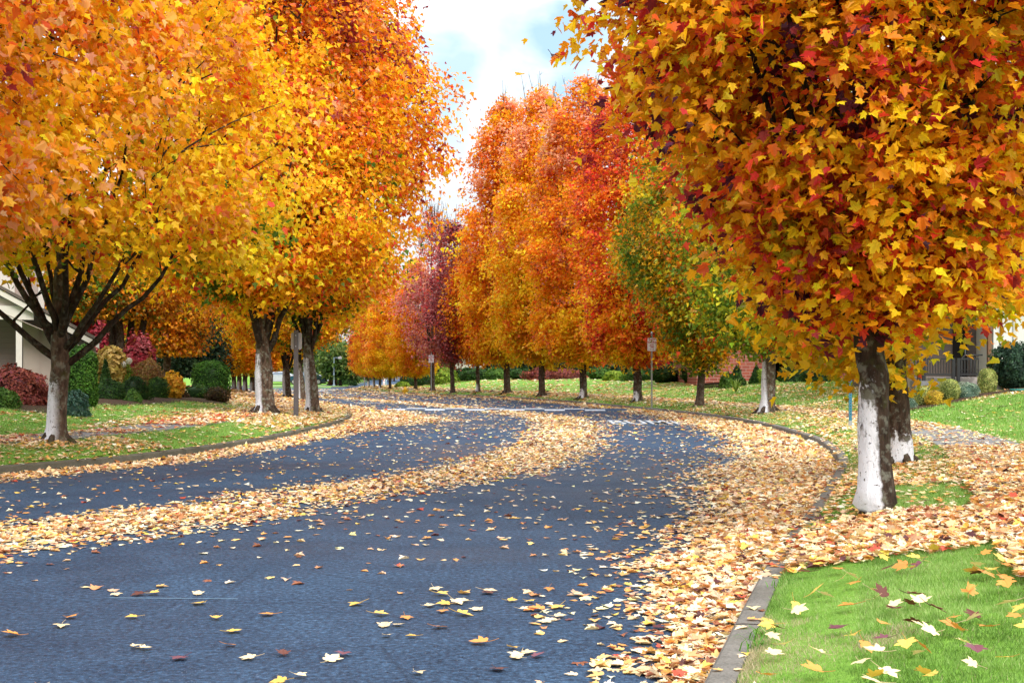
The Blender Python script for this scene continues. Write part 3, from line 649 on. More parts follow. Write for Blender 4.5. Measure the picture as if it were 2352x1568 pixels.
# ------------------------------------------------------------------ shrubs and other plants
GC = {'dark': [(.012, .035, .008), (.020, .055, .010), (.030, .075, .014), (.045, .10, .018)],
      'mid': [(.03, .08, .012), (.05, .12, .018), (.075, .16, .025), (.11, .20, .035)],
      'box': [(.02, .06, .010), (.045, .11, .015), (.08, .17, .02)],
      'lime': [(.12, .20, .02), (.20, .30, .03), (.30, .40, .05)],
      'varieg': [(.11, .15, .035), (.24, .28, .07), (.42, .43, .13), (.55, .55, .20)],
      'gold': [(.35, .22, .02), (.55, .36, .03), (.70, .48, .06)],
      'silver': [(.07, .13, .09), (.18, .26, .19), (.42, .50, .40)],
      'redlace': [(.09, .02, .02), (.20, .045, .035), (.32, .09, .06), (.25, .05, .07)],
      'rust': [(.20, .10, .03), (.32, .20, .05), (.28, .12, .06), (.20, .18, .03)],
      'pink': [(.26, .015, .03), (.38, .035, .06), (.20, .015, .02), (.42, .10, .11)],
      'yel': [(.62, .34, .02), (.75, .45, .04), (.70, .28, .02)],
      'straw': [(.45, .30, .07), (.62, .44, .14), (.35, .24, .05)],
      'blue': [(.03, .075, .055), (.06, .13, .10), (.11, .19, .15)],
      'brown': [(.05, .03, .015), (.09, .06, .02), (.04, .05, .012), (.12, .06, .03)],
      'pine': [(.014, .035, .022), (.028, .065, .038), (.05, .10, .055)]}
def shrub(name, px0, px1, ytop, ybase, d, label, cat, pal, n=2600, leaf=.06, shape='round', depth=.9, group=None, kind='kite', lump=.23, seed=None, sink=True, up=.3):
    seed = seed or int(px0 * 7 + ytop); rng = np.random.RandomState(seed % 100000)
    cx = px_x((px0 + px1) / 2, d); w = (px1 - px0) / F * d / 2; zt = px_z(ytop, d); zb = gz(cx, d) if sink else px_z(ybase, d)
    hgt = max(zt - zb, .2)
    u = rng.uniform(-1, 1, n); ph = rng.uniform(0, 2 * math.pi, n)
    if shape == 'round':
        t = (u + 1) / 2; q = np.sqrt(np.maximum(1 - (2 * t - 1) ** 2, 0)); rr = q ** .8
    elif shape == 'column': t = (u + 1) / 2; rr = np.minimum(1, 1.0 - ss(.78, 1.02, t) * .65 - (1 - ss(0, .12, t)) * .2)
    elif shape == 'cone': t = 1 - np.sqrt(rng.uniform(0, 1, n)); rr = (1 - t) ** .85 * (1 - .25 * (1 - ss(0, .12, t)))
    elif shape == 'box':
        t = (u + 1) / 2; rr = (1 - t ** 6) ** .45; cp = rng.uniform(0, 1, n) < .3; rc = np.sqrt(rng.uniform(0, 1, n)) * .97
        t = np.where(cp, (1 - rc ** (1 / .45)) ** (1 / 6), t); rr = np.where(cp, rc, rr) * (.9 + .1 * ss(0, .3, t))
    elif shape == 'dome': t = np.abs(u) ** 1.0; rr = np.sqrt(np.maximum(1 - t ** 2.2, 0))
    dirv = np.stack([np.cos(ph), np.sin(ph), t * 2 - 1], -1)
    lum = 1 + lump * 2 * (vnoise(dirv * 2.3 + 5, seed) - .5) + lump * (vnoise(dirv * 6 + 9, seed + 1) - .5)
    sh = rng.uniform(.80, 1.03, n) * lum
    P = np.stack([np.cos(ph) * rr * w * sh, np.sin(ph) * rr * w * depth * sh, zt * 0 + t * hgt * (.4 + .6 * lum) - .02], -1)
    Nn = np.stack([np.cos(ph) * (rr + .1), np.sin(ph) * (rr + .1), (t - .35) * 1.3], -1) + rng.normal(0, .45, (n, 3))
    T = rng.normal(0, 1, (n, 3)) + [0, 0, up]
    C = palette_cols(P / max(w, .2), GC[pal] if isinstance(pal, str) else pal, rng, seed, 1.6, .8)
    mb = MB(); add_leaves(mb, P, Nn, T, leaf * rng.uniform(.7, 1.4, n), C, kind, .2, .2)
    # inner twig mass
    k = 10; tt = np.linspace(0, 1, 7)
    prof = [(max(.02, np.interp(q, [0, .3, .6, .85, 1], {'round': [.45, .8, .8, .55, .05], 'column': [.7, .8, .8, .7, .3], 'cone': [.75, .6, .36, .15, .02], 'box': [.75, .82, .82, .78, .3], 'dome': [.8, .76, .64, .4, .05]}[shape]) * w), q * hgt * .9) for q in tt]
    mb.lathe(prof, k, (0, 0, 0), 0, np.array((GC[pal] if isinstance(pal, str) else pal)[0]) * .8)
    for q in range(5):
        a = rng.uniform(0, 6.28); mb.tube([(0, 0, -.08), (math.cos(a) * w * .3, math.sin(a) * w * .3, hgt * .4)], [.02, .01], 4, 1, cap=False)
    o = mb.build(name, [M['green'], M['limb']], None, (cx, d, zb)); return tag(o, label, cat, group)
SL = 'shrubs of the left garden'; SR = 'clipped shrubs on the right lawn edge'; SB = 'shrubs at the top of the right lawn'
shrub('laceleaf_maple', -30, 112, 843, 930, 31, 'dome of dark red feathery foliage under the house wall', 'shrub', 'redlace', 6500, .075, 'dome', .8, SL, 'kite', .22)
shrub('low_shrub', -40, 44, 888, 930, 29.5, 'olive green low shrub in front of the red dome', 'shrub', 'mid', 2600, .06, 'dome', .8, SL)
shrub('hedge_column', 150, 224, 790, 930, 33, 'tall clipped green arborvitae column behind the white trunk', 'hedge', [(.018, .055, .006), (.04, .11, .012), (.075, .18, .02)], 7000, .06, 'column', .9, SL, lump=.05)
shrub('dwarf_spruce', 222, 262, 818, 885, 38, 'small dark green spruce cone right of the arborvitae column', 'conifer', 'dark', 2600, .06, 'cone', 1, SL, lump=.1)
shrub('low_juniper', 130, 205, 900, 940, 29.5, 'blue green low juniper at the foot of the arborvitae column', 'shrub', 'blue', 2400, .07, 'dome', .8, SL, lump=.3)
shrub('low_shrub', 215, 290, 872, 922, 37, 'dark green rounded shrub below the spruce cone', 'shrub', 'dark', 3200, .055, 'dome', .8, SL)
shrub('low_shrub', 272, 345, 864, 920, 38.5, 'dark bronze green hedge mound in the middle of the left bed', 'shrub', 'dark', 3200, .055, 'dome', .7, SL)
shrub('low_shrub', 338, 388, 868, 916, 41, 'mid green clipped mound beside the yellow bush', 'shrub', 'box', 2600, .05, 'box', .8, SL)
shrub('low_shrub', 286, 324, 895, 922, 36.5, 'small pale green conifer tuft in front of the bronze mound', 'shrub', 'mid', 1400, .06, 'dome', .8, SL, lump=.3)
shrub('lime_shrub', 268, 312, 842, 880, 44, 'lime green shrub beside pale rocks', 'shrub', 'lime', 1800, .06, 'dome', .8, SL)
shrub('round_bush', 305, 382, 828, 885, 44, 'large round gold and rust coloured bush', 'shrub', 'rust', 4200, .065, 'round', .9, SL)
shrub('yellow_bush', 374, 424, 856, 922, 42, 'small bush with loose bright yellow leaves', 'shrub', 'yel', 420, .13, 'round', .9, SL, 'star', .3)
shrub('straw_bush', 212, 295, 798, 880, 44, 'wide bush of pale yellow leaves behind the spruce cone', 'shrub', 'straw', 1500, .15, 'round', .9, SL, 'star', .12)
shrub('burning_bush', 285, 352, 772, 880, 50, 'bright crimson pink bush behind the gold and rust bush', 'shrub', 'pink', 1900, .14, 'round', .9, SL, 'star', .3)
shrub('burning_bush', 205, 250, 745, 880, 52, 'crimson bush seen between the limbs of the yellow maple', 'shrub', 'pink', 1300, .15, 'round', .9, SL, 'star', .3)
shrub('round_hedge', 440, 531, 828, 905, 57, 'big clipped dark green hedge dome at the end of the bed', 'hedge', [(.012, .045, .004), (.03, .09, .008), (.055, .14, .014)], 6500, .075, 'box', .9, SL, lump=.06)
shrub('low_shrub', 425, 492, 884, 922, 45, 'clipped boxwood mound in front of the big hedge dome', 'shrub', 'box', 2600, .06, 'box', .8, SL)
shrub('low_shrub', 392, 434, 892, 922, 44, 'small brown green shrub beside the yellow bush', 'shrub', 'brown', 1500, .06, 'dome', .8, SL)
shrub('flowering_shrub', 472, 528, 888, 928, 43.5, 'dark shrub with faded pink blooms at the end of the bed', 'shrub', 'brown', 2200, .06, 'round', .8, SL)
shrub('low_shrub', 440, 475, 838, 880, 62, 'thin leafy rose shrub behind the yellow bush', 'shrub', 'mid', 600, .09, 'round', .8, SL, 'kite', .3)
# right clipped shrubs
shrub('clipped_bush', 2095, 2146, 884, 936, 36, 'smaller yellow green ball bush nearest the tree trunk', 'shrub', 'varieg', 4200, .032, 'round', .95, SR, lump=.06)
shrub('golden_bush', 2125, 2164, 896, 932, 35.6, 'small bright gold bush between two ball bushes', 'shrub', 'gold', 2200, .034, 'round', .95, SR)
shrub('clipped_bush', 2153, 2205, 869, 922, 36.5, 'larger yellow green ball bush behind the small gold bush', 'shrub', 'varieg', 4600, .032, 'round', .95, SR, lump=.06)
shrub('silver_bush', 2188, 2254, 878, 916, 37, 'low silver green variegated mound between ball and egg shaped bush', 'shrub', 'silver', 4600, .034, 'dome', .8, SR)
shrub('clipped_bush', 2246, 2290, 845, 907, 38, 'tall egg shaped yellow green bush beside the dark pine shrub', 'shrub', 'varieg', 5200, .032, 'round', .95, SR, lump=.06)
shrub('silver_bush', 2078, 2106, 911, 938, 35.4, 'small silver pink mound at the left end of the ball bushes', 'shrub', 'silver', 1500, .034, 'dome', .8, SR)
shrub('pine_shrub', 2284, 2385, 795, 890, 39, 'tall blue green needled pine shrub in front of the pale house', 'shrub', 'pine', 6500, .10, 'round', .9, SR, 'kite', .3, up=1.6)
# top of the right lawn
for k, (a, b, yt, d, lab, pal, shp) in enumerate((
    (1672, 1712, 834, 62, 'dark green dwarf conifer left of the half white trunk', 'dark', 'cone'), (1722, 1752, 838, 62.5, 'second dark dwarf conifer, right beside the half white trunk', 'dark', 'cone'),
    (1745, 1772, 848, 61, 'yellow green feathery shrub behind the half white trunk', 'lime', 'round'), (1655, 1682, 858, 61, 'small green mound under the brick wall', 'mid', 'dome'),
    (1790, 1840, 845, 62, 'low dark shrub in the shade of the brick porch', 'dark', 'dome'), (1848, 1905, 850, 60, 'dark evergreen shrub at the corner of the brick house', 'dark', 'dome'),
    (1575, 1612, 846, 72, 'deep green shrub behind the slim trunk beside the parking sign', 'dark', 'round'), (1508, 1550, 850, 76, 'dark round shrub left of the nearer parking sign post', 'dark', 'round'),
    (1440, 1490, 850, 84, 'deep green mound behind the stout bare trunk', 'mid', 'dome'), (1395, 1432, 852, 88, 'bright green leafy mound right of the white-footed trunk', 'lime', 'dome'),
    (1355, 1392, 846, 92, 'mid green bush behind the white-footed trunk', 'mid', 'round'), (1215, 1268, 846, 98, 'purple red laceleaf dome behind the lichen trunk', 'redlace', 'dome'),
    (1270, 1330, 848, 98, 'maroon laceleaf bush between lichen trunk and white-footed trunk', 'redlace', 'dome'), (1175, 1212, 848, 104, 'dark green bush between the two tall orange maples', 'dark', 'round'),
    (1122, 1160, 850, 106, 'green mound left of the dark trunk at the open sky', 'mid', 'dome'), (1070, 1120, 847, 108, 'clipped dark hedge behind the slim white-footed trunk', 'dark', 'box'),
    (1048, 1078, 848, 110, 'rounded clipped dark green hedge right of the maroon maple', 'dark', 'box'), (1004, 1040, 846, 108, 'feathery yellow green clump right of the farther parking sign', 'lime', 'dome'),
    (958, 1000, 850, 110, 'dark green mound behind the farther parking sign', 'dark', 'dome'), (925, 956, 858, 112, 'dark shrub left of the rusty maple trunk', 'dark', 'dome'), (912, 935, 880, 110, 'lime green mound beside the yellow hydrant', 'lime', 'dome'))):
    e_ = (b - a) * (.22 if d > 65 else .08); shrub('garden_shrub', a - e_, b + e_ * 1.3, yt - (k % 3) * 2 + 1, 870, d, lab, 'shrub', pal, 2400, .13 if d > 65 else .09, shp, .9, SB, 'star' if k % 2 else 'kite', .34 if shp != 'cone' else .15)
# strap-leaved clump by the porch
mb = MB(); rng = np.random.RandomState(5)
for k in range(40):
    a = rng.uniform(0, 6.28); L = rng.uniform(.4, .8); b = np.array([math.cos(a), math.sin(a), 0])
    p = bez((0, 0, 0), b * L * .35 + [0, 0, L], b * L * .75 + [0, 0, L * .75], 6); s = np.cross(b, [0, 0, 1]) * .02
    w = np.linspace(1, .1, 6)[:, None]
    v = np.concatenate([p - s * w, p + s * w]); i = np.arange(5); mb.add(v, np.stack([i, i + 1, i + 7, i + 6], -1), 0, (.20, .28, .05))
x = px_x(1690, 57); mb.build('strap_leaf_clump', M['green'], None, (x, 57, gz(x, 57))); tag(bpy.context.scene.objects['strap_leaf_clump'], 'clump of long pale strap leaves at the lawn edge below the brick wall', 'plant')

# garden trees behind
def stems(t, offs, r, h):
    for k, (ox, oy, lx) in enumerate(offs):
        mb = MB(); mb.tube(bez((ox, oy, -.1), (ox + lx * .3, oy, h * .5), (ox + lx, oy, h), 8), np.linspace(r, r * .45, 8), 9, wob=.12, seed=k); mb.build('stem', M['limb'], t)
def garden_tree(px, d, ytop, ybot, w, label, pal, seed, n=500, per=24, leaf=.2, trunks=1, r=.16, thin=.25, name='garden_tree', cat='tree', shape=None, group=None, sg=.45):
    x = px_x(px, d); z0 = gz(x, d); top = px_z(ytop, d) - z0; bot = max(px_z(ybot, d) - z0, .3); R = w / F * d / 2
    prof = shape or [(0, .45), (.2, .85), (.5, 1), (.75, .8), (.92, .45), (1, .1)]
    pf = [(bot + q * (top - bot), R * k) for q, k in prof]
    return make_tree(name, (x, d, z0 - .05), label, pf, r, max(bot * .8, .6), n, per, leaf, pal, seed, 'bark_bare', 'star', 5, group, None, .5, 1.2, thin=thin, sigma=sg, twigs=40, cat=cat)
palGold = [G, (.2, .16, .02), DO, BR, O, srgb(190, 130, 30), srgb(160, 110, 30), Y]
AM = garden_tree(275, 56, 540, 715, 330, 'amber garden tree with several dark trunks behind the pale yellow bush', palGold, 41, 900, 24, .16, r=.26, group=SL, name='amber_tree')
garden_tree(380, 66, 600, 800, 200, 'amber and rust tree in front of the dark pine', palGold, 42, 600, 24, .18, name='amber_tree', r=.2)
stems(AM, ((-.55, .2, -1.0), (-.2, -.2, -.3), (.5, .1, .9), (.25, .3, .3)), .21, 4.6)
palCon = [(.010, .028, .014), (.018, .045, .022), (.03, .07, .03), (.05, .085, .04)]
cone = [(0, .9), (.1, 1), (.4, .75), (.7, .42), (.92, .15), (1, .03)]
garden_tree(415, 74, 540, 850, 170, 'dark green pine behind the left garden bed', palCon, 43, 900, 28, .2, name='pine_tree', cat='conifer', shape=cone, thin=.2)
garden_tree(190, 82, 470, 850, 220, 'blue dark conifer far behind the house corner', palCon, 44, 800, 28, .24, name='pine_tree', cat='conifer', shape=cone, thin=.2)
garden_tree(330, 92, 500, 850, 260, 'tall shadowy conifer behind the amber garden tree', palCon, 45, 800, 28, .26, name='pine_tree', cat='conifer', shape=cone, thin=.2)
garden_tree(150, 60, 560, 800, 170, 'crimson tree beyond the house corner', [GC['pink'][0], GC['pink'][1], GC['pink'][2], RD], 46, 500, 24, .18, name='crimson_tree')
garden_tree(470, 108, 560, 850, 260, 'rust red tree beyond the far left maple row', [RD, MR, RO, DO, MR], 47, 700, 24, .26, name='crimson_tree')
# green trees beyond the junction
palG = [(.035, .075, .015), (.06, .12, .02), (.10, .17, .03), (.16, .20, .04)]
GF = 'green trees beyond the junction'
for k, (px, d, yt, yb, w, lab) in enumerate(((782, 149, 800, 862, 62, 'small green street tree just right of the street lamp'), (803, 170, 812, 862, 44, 'bare-branched green street tree second from the street lamp'), (823, 224, 830, 862, 34, 'farthest small green street tree beside the distant kerb'),
        (745, 172, 770, 868, 110, 'dense green tree behind the parked teal car'), (700, 178, 740, 870, 120, 'broad green tree glimpsed between the left trunks beyond the junction'), (790, 200, 790, 872, 90, 'olive green tree behind the street lamp arm'), (845, 260, 800, 868, 80, 'dusky green tree at the far end of the street'),
        (640, 180, 760, 870, 120, 'dark green tree beyond the junction, left of the forked trunk gap'))):
    garden_tree(px, d, yt, yb, w, lab, palG, 60 + k, 420, 22, .36, r=.17, name='green_tree', group=GF, sg=.55)
for k, (px, d, yt, w, lab, pal) in enumerate(((1640, 96, 560, 260, 'dark fir behind the brick house roof', palCon), (1450, 118, 600, 300, 'dark fir behind the tall red maple', palCon), (1250, 128, 640, 300, 'dark green fir behind the golden orange maple', palCon), (1100, 140, 700, 200, 'green tree behind the dark trunk maples', palG),
        (985, 150, 730, 180, 'green tree behind the farther parking sign', palG), (2300, 62, 500, 420, 'tall dark fir above the pale house', palCon), (1900, 80, 500, 320, 'dark fir behind the brick porch', palCon), (905, 240, 780, 90, 'hazy green tree at the end of the far street', palG))):
    garden_tree(px, d, yt, 858, w, lab, pal, 80 + k, 700, 24, .32, name='fir_tree' if pal is palCon else 'green_tree', cat='conifer' if pal is palCon else 'tree', shape=cone if pal is palCon else None, sg=.5)
shrub('far_shrub', 753, 774, 868, 888, 152, 'red and green shrub bed beside the parked teal car', 'shrub', [(.3, .03, .02), (.10, .13, .03), (.06, .1, .02)], 1400, .22, 'dome', .9)
shrub('far_shrub', 772, 822, 862, 888, 160, 'dark shrub bed behind the small street trees', 'shrub', 'dark', 1600, .22, 'dome', .9)

# ------------------------------------------------------------------ signs and posts
def parking_sign(px, d, ytop, ybot, label):
    x = px_x(px, d); z0 = gz(x, d); t = empty('parking_sign', (x, d, z0), label, 'sign')
    zt = px_z(ytop, d) - z0; zb = px_z(ybot, d) - z0; h = zt - zb; w = h * .68
    mb = MB(); p = .028                     # square steel tube post with rows of holes and a rounded cap
    mb.box((-p, -p, -.3), (p, p, zt + .16))
    for k in range(int(zt / .10)):
        mb.box((-.008, -p - .0012, .1 + k * .1), (.008, -p + .001, .118 + k * .1), 1)
    mb.lathe([(p * 1.3, 0), (p * 1.5, .03), (p * 1.2, .07), (.004, .09)], 10, (0, 0, zt + .16))
    mb.build('post', [M['steel'], M['dark']], t)
    r = .045
    def rr(w, h, r, y0, y1, m, name, z):
        pts = []
        for cx_, cz, a0 in ((w / 2 - r, h / 2 - r, 0), (-w / 2 + r, h / 2 - r, 90), (-w / 2 + r, -h / 2 + r, 180), (w / 2 - r, -h / 2 + r, 270)):
            for q in range(5):
                a = math.radians(a0 + q * 22.5); pts.append((cx_ + r * math.cos(a), z + cz + r * math.sin(a)))
        b = MB(); b.prism(pts, y0, y1, 0); return b.build(name, m, pl if name != 'panel' else t)
    zc = (zt + zb) / 2
    pl = rr(w, h, r, -.034, -.030, M['sign_white'], 'panel', zc)
    # red border
    b = MB(); e = .014; bw, bh = w / 2 - .018, h / 2 - .018
    for lo, hi_ in (((-bw, -bh), (bw, -bh + .007)), ((-bw, bh - .007), (bw, bh)), ((-bw, -bh + .007), (-bw + .007, bh - .007)), ((bw - .007, -bh + .007), (bw, bh - .007))):
        b.box((lo[0], -.0365, zc + lo[1]), (hi_[0], -.0345, zc + hi_[1]))
    b.build('border', M['sign_red'], pl)
    for body, sz, dz in (('NO', .115, .335), ('PARKING', .088, .155), ('ANY', .078, -.035), ('TIME', .078, -.20)):
        me = text_mesh(body, sz * h / .46, 'lettering', M['sign_red'], .001, .0025)
        o = link('lettering', me, pl, (0, -.0375, zc + dz * h)); o.rotation_euler = (math.pi / 2, 0, 0)
    b = MB(); za = zc - .36 * h; b.prism([(-.10, za), (-.06, za + .025), (-.06, za + .008), (.06, za + .008), (.06, za + .025), (.10, za), (.06, za - .025), (.06, za - .008), (-.06, za - .008), (-.06, za - .025)], -.0375, -.0355)
    b.build('arrow', M['sign_red'], pl)
    b = MB()
    for dz in (.42, -.44): b.lathe([(.0, 0), (.012, 0), (.012, .006), (0, .008)], 8, (0, 0, 0))
    return t
parking_sign(1497, 52, 776, 806, 'white NO PARKING ANY TIME sign on a steel post near the slim green maple')
parking_sign(990.5, 92.5, 815, 833, 'far white NO PARKING ANY TIME sign on a post before the half leafless maple')

x = px_x(680, 36); t = empty('sign_post', (x, 36, gz(x, 36)), 'square brown sign post with a pale plate back, between two big grey trunks', 'sign post')
zt = px_z(765, 36) - gz(x, 36)
mb = MB(); mb.box((-.062, -.062, -.3), (.062, .062, 1.55)); mb.box((-.055, -.055, 1.55), (.055, .055, zt + .08)); mb.build('post', M['brown_post'], t)
mb = MB(); zb = px_z(802, 36) - gz(x, 36); mb.prism([(-.15, zb + .03), (-.12, zb), (.12, zb), (.15, zb + .03), (.15, zb + .43), (.12, zb + .46), (-.12, zb + .46), (-.15, zb + .43)], .064, .069); mb.build('sign_plate', M['sign_back'], t)
mb = MB()
for z in (zb + .08, zb + .38): mb.lathe([(.018, 0), (.018, .012), (0, .016)], 8, (0, 0, 0)); mb.v[-1] = mb.v[-1][:, [0, 2, 1]] * [1, -1, 1] + [0, -.0622, z]
mb.build('bolt', M['steel'], t)

x = px_x(1953, 29); t = empty('steel_post', (x, 29, gz(x, 29)), 'teal perforated square steel post at the verge left of the foreground trunk', 'post')
mb = MB(); p = .03; mb.box((-p, -p, -.2), (p, p, 1.85), 0)
for k in range(24): mb.box((-.009, -p - .0012, .3 + k * .06), (.009, -p + .001, .318 + k * .06), 1)
mb.build('post', [M['teal_post'], M['dark']], t)
mb = MB(); mb.box((-.036, -.036, -.2), (.036, .036, .16)); mb.build('base_sleeve', M['steel'], t)

# fire hydrant
x = px_x(930.5, 97); t = empty('fire_hydrant', (x, 97, gz(x, 97)), 'small yellow fire hydrant on the leafy verge of the far bend', 'fire hydrant')
hs = .62 / .62
mb = MB(); mb.lathe([(.17, -.05), (.17, .04), (.125, .05), (.12, .42), (.15, .43), (.15, .47), (.12, .48)], 16); mb.build('barrel', M['yellow'], t)
mb = MB(); mb.lathe([(.135, .48), (.13, .54), (.10, .60), (.05, .64), (.045, .69), (.0, .70)], 16); mb.build('bonnet', M['yellow'], t)
for ax in (-1, 1):
    mb = MB(); mb.tube([(ax * .1, 0, .36), (ax * .2, 0, .36)], .055, 10); mb.tube([(ax * .2, 0, .36), (ax * .235, 0, .36)], .068, 6); mb.build('nozzle', M['yellow'], t)
mb = MB(); mb.tube([(0, -.1, .33), (0, -.22, .33)], .075, 12); mb.tube([(0, -.22, .33), (0, -.26, .33)], .09, 6); mb.build('nozzle', M['yellow'], t)

# marker panels and posts at the far corner
x = px_x(882, 128); t = empty('marker_sign', (x, 128, gz(x, 128)), 'small white hazard marker with red diamonds between the far trunks', 'sign')
mb = MB(); mb.box((-.02, .0, -.2), (.02, .02, .8)); mb.build('post', M['steel'], t)
mb = MB(); mb.box((-.10, -.012, .12), (.10, -.002, .84)); pl = mb.build('panel', M['sign_white'], t)
mb = MB()
for k in range(3): z = .24 + k * .24; mb.prism([(0, z - .08), (.07, z), (0, z + .08), (-.07, z)], -.016, -.0125)
mb.build('diamond', M['sign_red'], pl)
x = px_x(887, 130); mb = MB(); mb.tube([(0, 0, -.2), (0, 0, 1.05)], .035, 8); mb.lathe([(.045, 1.0), (.045, 1.08), (.0, 1.1)], 8); tag(mb.build('bollard', paint('pale_blue_post', (.35, .52, .62), .5), None, (x, 130, gz(x, 130))), 'thin pale blue post beside the small hazard marker', 'post')
x = px_x(837, 119); mb = MB(); mb.tube([(0, 0, -.2), (0, 0, .95)], .045, 8); mb.lathe([(.06, .9), (.06, .98), (0, 1.0)], 8); tag(mb.build('bollard', M['timber_grey'], None, (x, 119, gz(x, 119))), 'thin grey post at the end of the far maple row', 'post')

# street lamp
d = 147; x = px_x(767, d); z0 = gz(x, d); t = empty('street_lamp', (x, d, z0), 'grey street lamp with a flat box head beyond the junction', 'street lamp')
zt = px_z(820.5, d) - z0
mb = MB(); mb.lathe([(.16, -.2), (.16, .1), (.09, .16), (.075, zt)], 10); mb.build('pole', M['lamp_grey'], t)
mb = MB(); mb.tube([(0, 0, zt - .06), (.35, 0, zt - .03), (.55, 0, zt - .03)], .05, 8); mb.build('arm', M['lamp_grey'], t)
mb = MB(); mb.prism([(.45, zt - .10), (.95, zt - .12), (.98, zt - .02), (.72, zt + .14), (.50, zt + .04)], -.20, .20); hd = mb.build('lamp_head', M['sign_back'], t)
mb = MB(); mb.prism([(.50, zt - .17), (.92, zt - .17), (.94, zt - .122), (.48, zt - .105)], -.17, .17); mb.build('lens', M['lamp_lens'], hd)

# ------------------------------------------------------------------ cars in the lot beyond the junction
def car(loc, rz, paint_m, label, cat='car', group='cars in the lot beyond the junction'):
    t = empty('parked_car', loc, label, cat, group, rz)
    prof = [(-2.2, .32), (-2.25, .62), (-2.12, .88), (-1.55, .98), (-.75, 1.40), (.55, 1.42), (1.35, 1.05), (2.0, .92), (2.25, .72), (2.27, .36), (1.9, .25), (-1.9, .25)]
    bm = bmesh.new(); n = len(prof); W = .87
    rings = []
    for y, k in ((-W, .0), (-W * .96, .0), (0, 0), (W * .96, 0), (W, 0)):
        rings.append([bm.verts.new((px_ * (1 if abs(y) < W else .985), y * (1 - .22 * max(0, pz_ - .95) / .45), pz_)) for px_, pz_ in prof])
    for a, b in zip(rings[:-1], rings[1:]):
        for i in range(n): bm.faces.new((a[i], a[(i + 1) % n], b[(i + 1) % n], b[i]))
    bm.faces.new(rings[0][::-1]); bm.faces.new(rings[-1])
    bmesh.ops.recalc_face_normals(bm, faces=bm.faces); bmesh.ops.bevel(bm, geom=bm.edges, offset=.035, segments=2, affect='EDGES')
    me = bpy.data.meshes.new('body'); bm.to_mesh(me); bm.free(); me.materials.append(paint_m); link('body', me, t)
    for s in (-1, 1):
        mb = MB(); mb.prism([(-1.35, 1.0), (-.72, 1.33), (.50, 1.35), (1.18, 1.03)], 0, .012); v = mb.v[0]; v[:, 1] = s * (W * (1 - .22 * np.maximum(0, v[:, 2] - .95) / .45) + .008) + s * (v[:, 1]); mb.build('window', M['glass'], t)
        mb = MB(); mb.box((2.12, s * .60 - .16, .62), (2.285, s * .60 + .16, .76)); mb.build('headlight', M['lamp_lens'], t)
        for wx in (-1.38, 1.40):
            mb = MB(); mb.tube([(wx, s * .70, .32), (wx, s * .90, .32)], [.32, .32], 18); w_ = mb.build('wheel', M['tyre'], t)
            mb = MB(); mb.tube([(wx, s * .88, .32), (wx, s * .915, .32)], [.21, .20], 14)
            for k in range(5):
                a = k * 2 * math.pi / 5; mb.box((wx + math.cos(a) * .1 - .03, s * .915 - .008, .32 + math.sin(a) * .1 - .03), (wx + math.cos(a) * .1 + .03, s * .915 + .008, .32 + math.sin(a) * .1 + .03))
            mb.build('rim', M['hub'], w_)
    mb = MB(); mb.add([(1.30, -.66, 1.09), (1.30, .66, 1.09), (.62, .60, 1.415), (.62, -.60, 1.415)], [(0, 1, 2, 3)]); mb.v[0] += [.02, 0, .02]; mb.build('windscreen', M['glass'], t)
    return t
for px, d, rz, m_, lab in ((705, 150, .05, 'car_teal', 'dark teal car parked nose out beyond the junction'), (712, 158, .1, 'car_silver', 'silver car parked behind the teal car'), (646, 150, .1, 'car_silver', 'silver car glimpsed left of the forked trunk neighbours'), (700, 156, 1.2, 'car_blue', 'dark blue car seen beside the corner maple trunk')):
    x = px_x(px, d); car((x, d, gz(x, d) + .02), rz, M[m_], lab)

# ------------------------------------------------------------------ houses
def HX(px, d): return px_x(px, d)
d = 38.5; z0 = .72
t = empty('house', (0, 0, 0), 'taupe house with lap siding, a cream post and a sloping porch roof', 'house')
X = lambda p: px_x(p, d); Z = lambda y: px_z(y, d)
mb = MB(); mb.prism([(X(44), .4), (X(206), .4), (X(206), Z(797)), (X(44), Z(712))], 39.4, 44, 0); wl = mb.build('wall', M['wall_taupe'], t)
mb = MB()
for p in (78, 112, 146, 180): mb.box((X(p) - .02, 39.36, .4), (X(p) + .02, 39.398, Z(735 + (p - 78) * .45)))
mb.build('batten', M['wall_taupe'], wl)
mb = MB(); mb.box((-24, 39.9, .4), (X(44) - .003, 44.2, Z(712))); mb.build('garage_door', M['siding_dark'], t)
mb = MB(); mb.box((X(28), 38.5, .3), (X(41), 38.7, Z(735.5))); mb.build('porch_post', M['trim'], t)
mb = MB(); mb.box((-24, 38.48, Z(735)), (X(66), 38.72, Z(704))); mb.build('porch_beam', M['trim'], t)
mb = MB(); mb.prism([(X(-60), Z(703.6)), (X(64), Z(703.6)), (X(2), Z(688)), (X(-60), Z(672))], 38.55, 38.7); mb.build('gable_siding', M['siding'], t)
def slab(a, b, th, y0, y1, name, m, par):
    (xa, za), (xb, zb) = a, b; mb = MB(); mb.prism([(xa, za), (xb, zb), (xb, zb + th), (xa, za + th)], y0, y1); return mb.build(name, m, par)
slab((X(-260), Z(540)), (X(208), Z(800)), .17, 38.30, 38.44, 'fascia', M['trim'], t)
rf = slab((X(-260), Z(540) + .18), (X(213), Z(800) + .165), .10, 38.25, 45, 'roof', M['roof'], t)
slab((X(-20), Z(712)), (X(206), Z(812)), .02, 38.46, 39.5, 'soffit', M['wall_taupe'], t)
mb = MB(); mb.box((X(-220), 41.5, Z(740)), (X(92), 47, Z(470))); up = mb.build('upper_wall', M['siding'], t)
mb = MB(); mb.box((X(80), 41.44, Z(735)), (X(94), 41.49, Z(470))); mb.build('corner_board', M['trim'], up)
